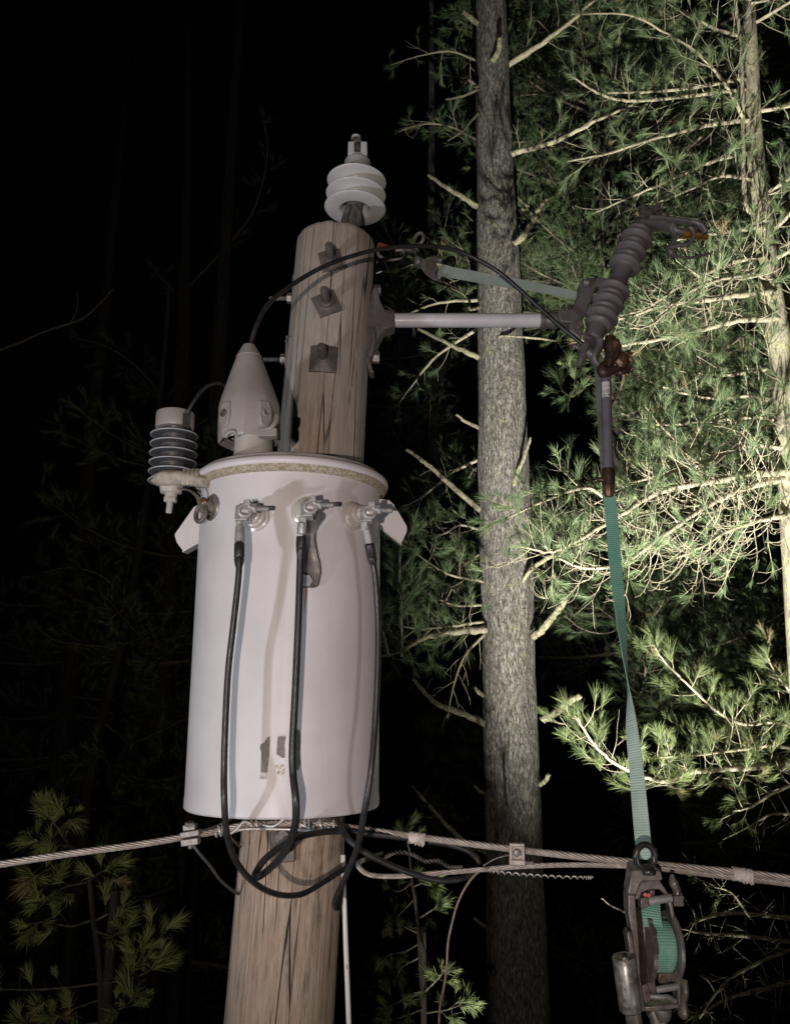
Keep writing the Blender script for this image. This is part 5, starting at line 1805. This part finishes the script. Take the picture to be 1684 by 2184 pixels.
back_pine("bushy dark pine behind the gap between big trunk and lit pine", 2.25, 8.4, 8.0, 19.0, 2.1, .12, 'needlesmid', dz=.25, avoid=avoid_holes, spacing=.05)
back_pine("farther dark pine filling the upper right behind the lit stem", 4.1, 8.3, 7.8, 19.0, 2.3, .14, 'needlesmid', dz=.27, avoid=avoid_holes, spacing=.05)
back_pine("tall pine deep behind, its boughs closing the top right gaps", 3.1, 10.4, 11.5, 21.5, 2.4, .14, 'needlesmid', dz=.32, avoid=avoid_holes, spacing=.055)
back_pine("shadowy pine close behind and left of the big trunk", 0.35, 10.2, 7.6, 15.5, 1.9, .13, dz=.42, avoid=avoid_holes)
back_pine("short dark pine low behind the strap hoist", 2.7, 9.5, 3.0, 7.6, 1.9, .11, dz=.46, avoid=avoid_holes, spacing=.1)
back_pine("dim pine deep in the dark behind the surge arrester", -1.9, 7.7, 7.0, 11.6, 1.7, .13, 'needles', dz=.42, avoid=avoid_holes, spacing=.075, nn=30)
back_pine("barely visible pine at the far left of the dark", -3.6, 9.0, 6.0, 10.6, 2.0, .13, 'needles', dz=.48, avoid=avoid_holes, spacing=.09, nn=28)

# --- dim bare trunks and saplings at the left
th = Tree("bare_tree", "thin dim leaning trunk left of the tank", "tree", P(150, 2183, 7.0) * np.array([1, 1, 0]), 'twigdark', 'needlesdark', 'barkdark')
lp = [P(x, y, 7.0) for x, y in ((150, 2000), (184, 1711), (215, 1552), (256, 1383), (286, 1235), (312, 1066), (335, 900), (350, 760), (362, 600))]
th.trunk([down(lp[0], 0, (-.4, 0))] + lp, [.06, .045, .042, .038, .035, .032, .03, .026, .022, .016], 18)
th.branch(Bp(((262, 1382), (200, 1376), (120, 1365), (72, 1330)), 7, 6.6), .010, .004, .2, .2, 0, 0, .2, 0)
th.branch(Bp(((265, 1372), (300, 1360), (340, 1335)), 7, 6.8), .010, .005, .2, .2, 0, 0, .2, 0)
th.branch(Bp(((275, 1290), (220, 1230), (150, 1210), (60, 1230)), 7, 6.6), .012, .004, .4, .08, .8, .05, .1, 1)
th.branch(Bp(((220, 1540), (280, 1580), (340, 1560), (400, 1530)), 7, 6.8), .010, .004, .35, .09, .7, .05, .1, 1)
th.branch(Bp(((205, 1600), (160, 1640), (130, 1700)), 7, 6.8), .010, .004, .3, .1, .8, .05, .1, 1)
th.finish()
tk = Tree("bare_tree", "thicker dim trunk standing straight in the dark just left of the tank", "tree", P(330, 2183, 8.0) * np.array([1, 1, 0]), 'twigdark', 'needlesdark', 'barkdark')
lp = [P(x, y, 8.0) for x, y in ((318, 2183), (327, 1731), (340, 1526), (355, 1271), (370, 1066), (385, 850), (392, 700), (398, 500), (402, 300), (404, 60))]
tk.trunk([down(lp[0], 0, (-.1, 0))] + lp, [.13, .11, .10, .095, .09, .085, .08, .07, .06, .05, .04], 26)
tk.branch(Bp(((375, 950), (430, 900), (480, 880), (560, 870)), 8, 7.7), .012, .004, .3, .12, .5, .05, .2, 1)
tk.branch(Bp(((392, 640), (350, 600), (320, 560)), 8, 7.7), .012, .004, .3, .15, .4, .05, .2, 1)
tk.branch(Bp(((395, 620), (470, 540), (540, 450), (570, 330), (560, 240)), 8, 7.2), .014, .005, .3, .14, .35, .1, .2, 1)
tk.branch(Bp(((372, 880), (300, 790), (230, 740), (160, 720)), 8, 7.4), .012, .004, .4, .10, .7, .05, .2, 1)
tk.branch(Bp(((390, 800), (350, 850), (310, 820)), 8, 7.4), .012, .004, .4, .10, .7, .05, .2, 1)
tk.finish()
bb = Tree("bare_tree", "single bare branch reaching in from the left edge at mid height", "tree", P(-260, 2183, 5.0) * np.array([1, 1, 0]), 'twigdark', 'needlesdark', 'barkdark')
q = P(-260, 800, 5.0)
bb.trunk([down(q), q * np.array([1, 1, .5]), q, q + np.array([0, 0, 1.5])], [.08, .06, .04, .02], 18)
bb.branch(Bp(((-258, 800), (-120, 775), (0, 746), (100, 706), (175, 680), (215, 645), (242, 617)), 5, 5), .012, .003, 0, .3, 0, 0, .3, 0)
bb.branch(Bp(((150, 690), (165, 660), (165, 620)), 5, 5), .005, .002, 0, .3, 0, 0, .3, 0)
bb.finish()

sa = Tree("pine_sapling", "young pine sapling with broad soft tufts at the lower left corner", "sapling", P(225, 2300, 3.3) * np.array([1, 1, 0]), 'twigdark', 'needlesyoung', 'barkdark')
sa.nl, sa.nn = .070, 90
lp = [P(x, y, 3.3) for x, y in ((219, 2300), (217, 2184), (212, 2064), (200, 1962), (189, 1875), (165, 1828), (138, 1788), (125, 1765))]
sa.trunk([down(lp[0])] + lp, [.022, .014, .012, .011, .010, .009, .007, .005, .003], 12)
for pts, lf in ((((138, 1788), (120, 1760), (95, 1728)), 1), (((140, 1785), (148, 1755), (150, 1740)), 1), (((150, 1805), (110, 1800), (70, 1790)), 1), (((165, 1830), (110, 1850), (60, 1880)), 1),
                (((190, 1880), (130, 1895), (70, 1935)), 1), (((190, 1880), (215, 1860), (240, 1850)), .8), (((200, 1960), (150, 1975), (90, 1965), (60, 1990)), 1), (((200, 1965), (240, 1945), (272, 1940)), 1),
                (((203, 1985), (240, 1995), (262, 1985)), 1), (((216, 2096), (256, 2089), (292, 2058), (307, 2017)), 1), (((292, 2058), (320, 2010), (345, 1975)), 1), (((256, 2089), (310, 2075), (345, 2040)), 1),
                (((214, 2096), (150, 2105), (60, 2110), (-20, 2108)), .4), (((217, 2130), (160, 2150), (110, 2170)), 1), (((217, 2150), (260, 2150), (290, 2120)), 1), (((217, 2180), (120, 2190), (40, 2180)), 1)):
    sa.branch(Bp(pts, 3.3, 3.3 + sa.rng.uniform(-.25, .15)), .0045, .0022, .11, .028, lf, .1, .35, 0)
sa.finish()
sb2 = Tree("pine_sapling", "dim slender sapling rising between pole and big trunk at the bottom", "sapling", P(905, 2300, 4.1) * np.array([1, 1, 0]), 'twigdark', 'needleslow', 'barkdark')
sb2.nl, sb2.nn = .068, 80
lp = [P(x, y, 4.1) for x, y in ((904, 2300), (902, 2180), (898, 2080), (893, 2000), (885, 1920), (878, 1880), (872, 1810))]
sb2.trunk([down(lp[0])] + lp, [.022, .014, .012, .011, .009, .008, .007, .004], 12)
for pts in (((873, 1815), (868, 1790), (872, 1770)), ((880, 1880), (850, 1900), (820, 1890)), ((885, 1915), (850, 1950), (815, 1980)), ((893, 1990), (860, 1975), (835, 1965)), ((895, 2010), (860, 2030), (830, 2035), (810, 2060)),
            ((896, 2040), (860, 2060), (845, 2080)), ((900, 2120), (930, 2090), (945, 2070)), ((900, 2110), (860, 2130), (825, 2150)), ((890, 1960), (920, 1940), (940, 1930)), ((880, 1890), (910, 1880), (925, 1890)),
            ((902, 2150), (850, 2170), (790, 2175)), ((902, 2160), (960, 2150), (1000, 2130)), ((780, 2140), (800, 2110), (790, 2090))):
    sb2.branch(Bp(pts, 4.1, 4.1 + sb2.rng.uniform(-.3, .3)), .005, .0022, .11, .032, .95, .08, .3, 0)
sb2.finish()

for o in list(bpy.data.objects):
    if o.name.startswith("pine_tree") or o.name.startswith("bare_tree"):
        if o.parent is None:
            o["group"] = "trees of the dark wood behind the pole"
print("tufts done")
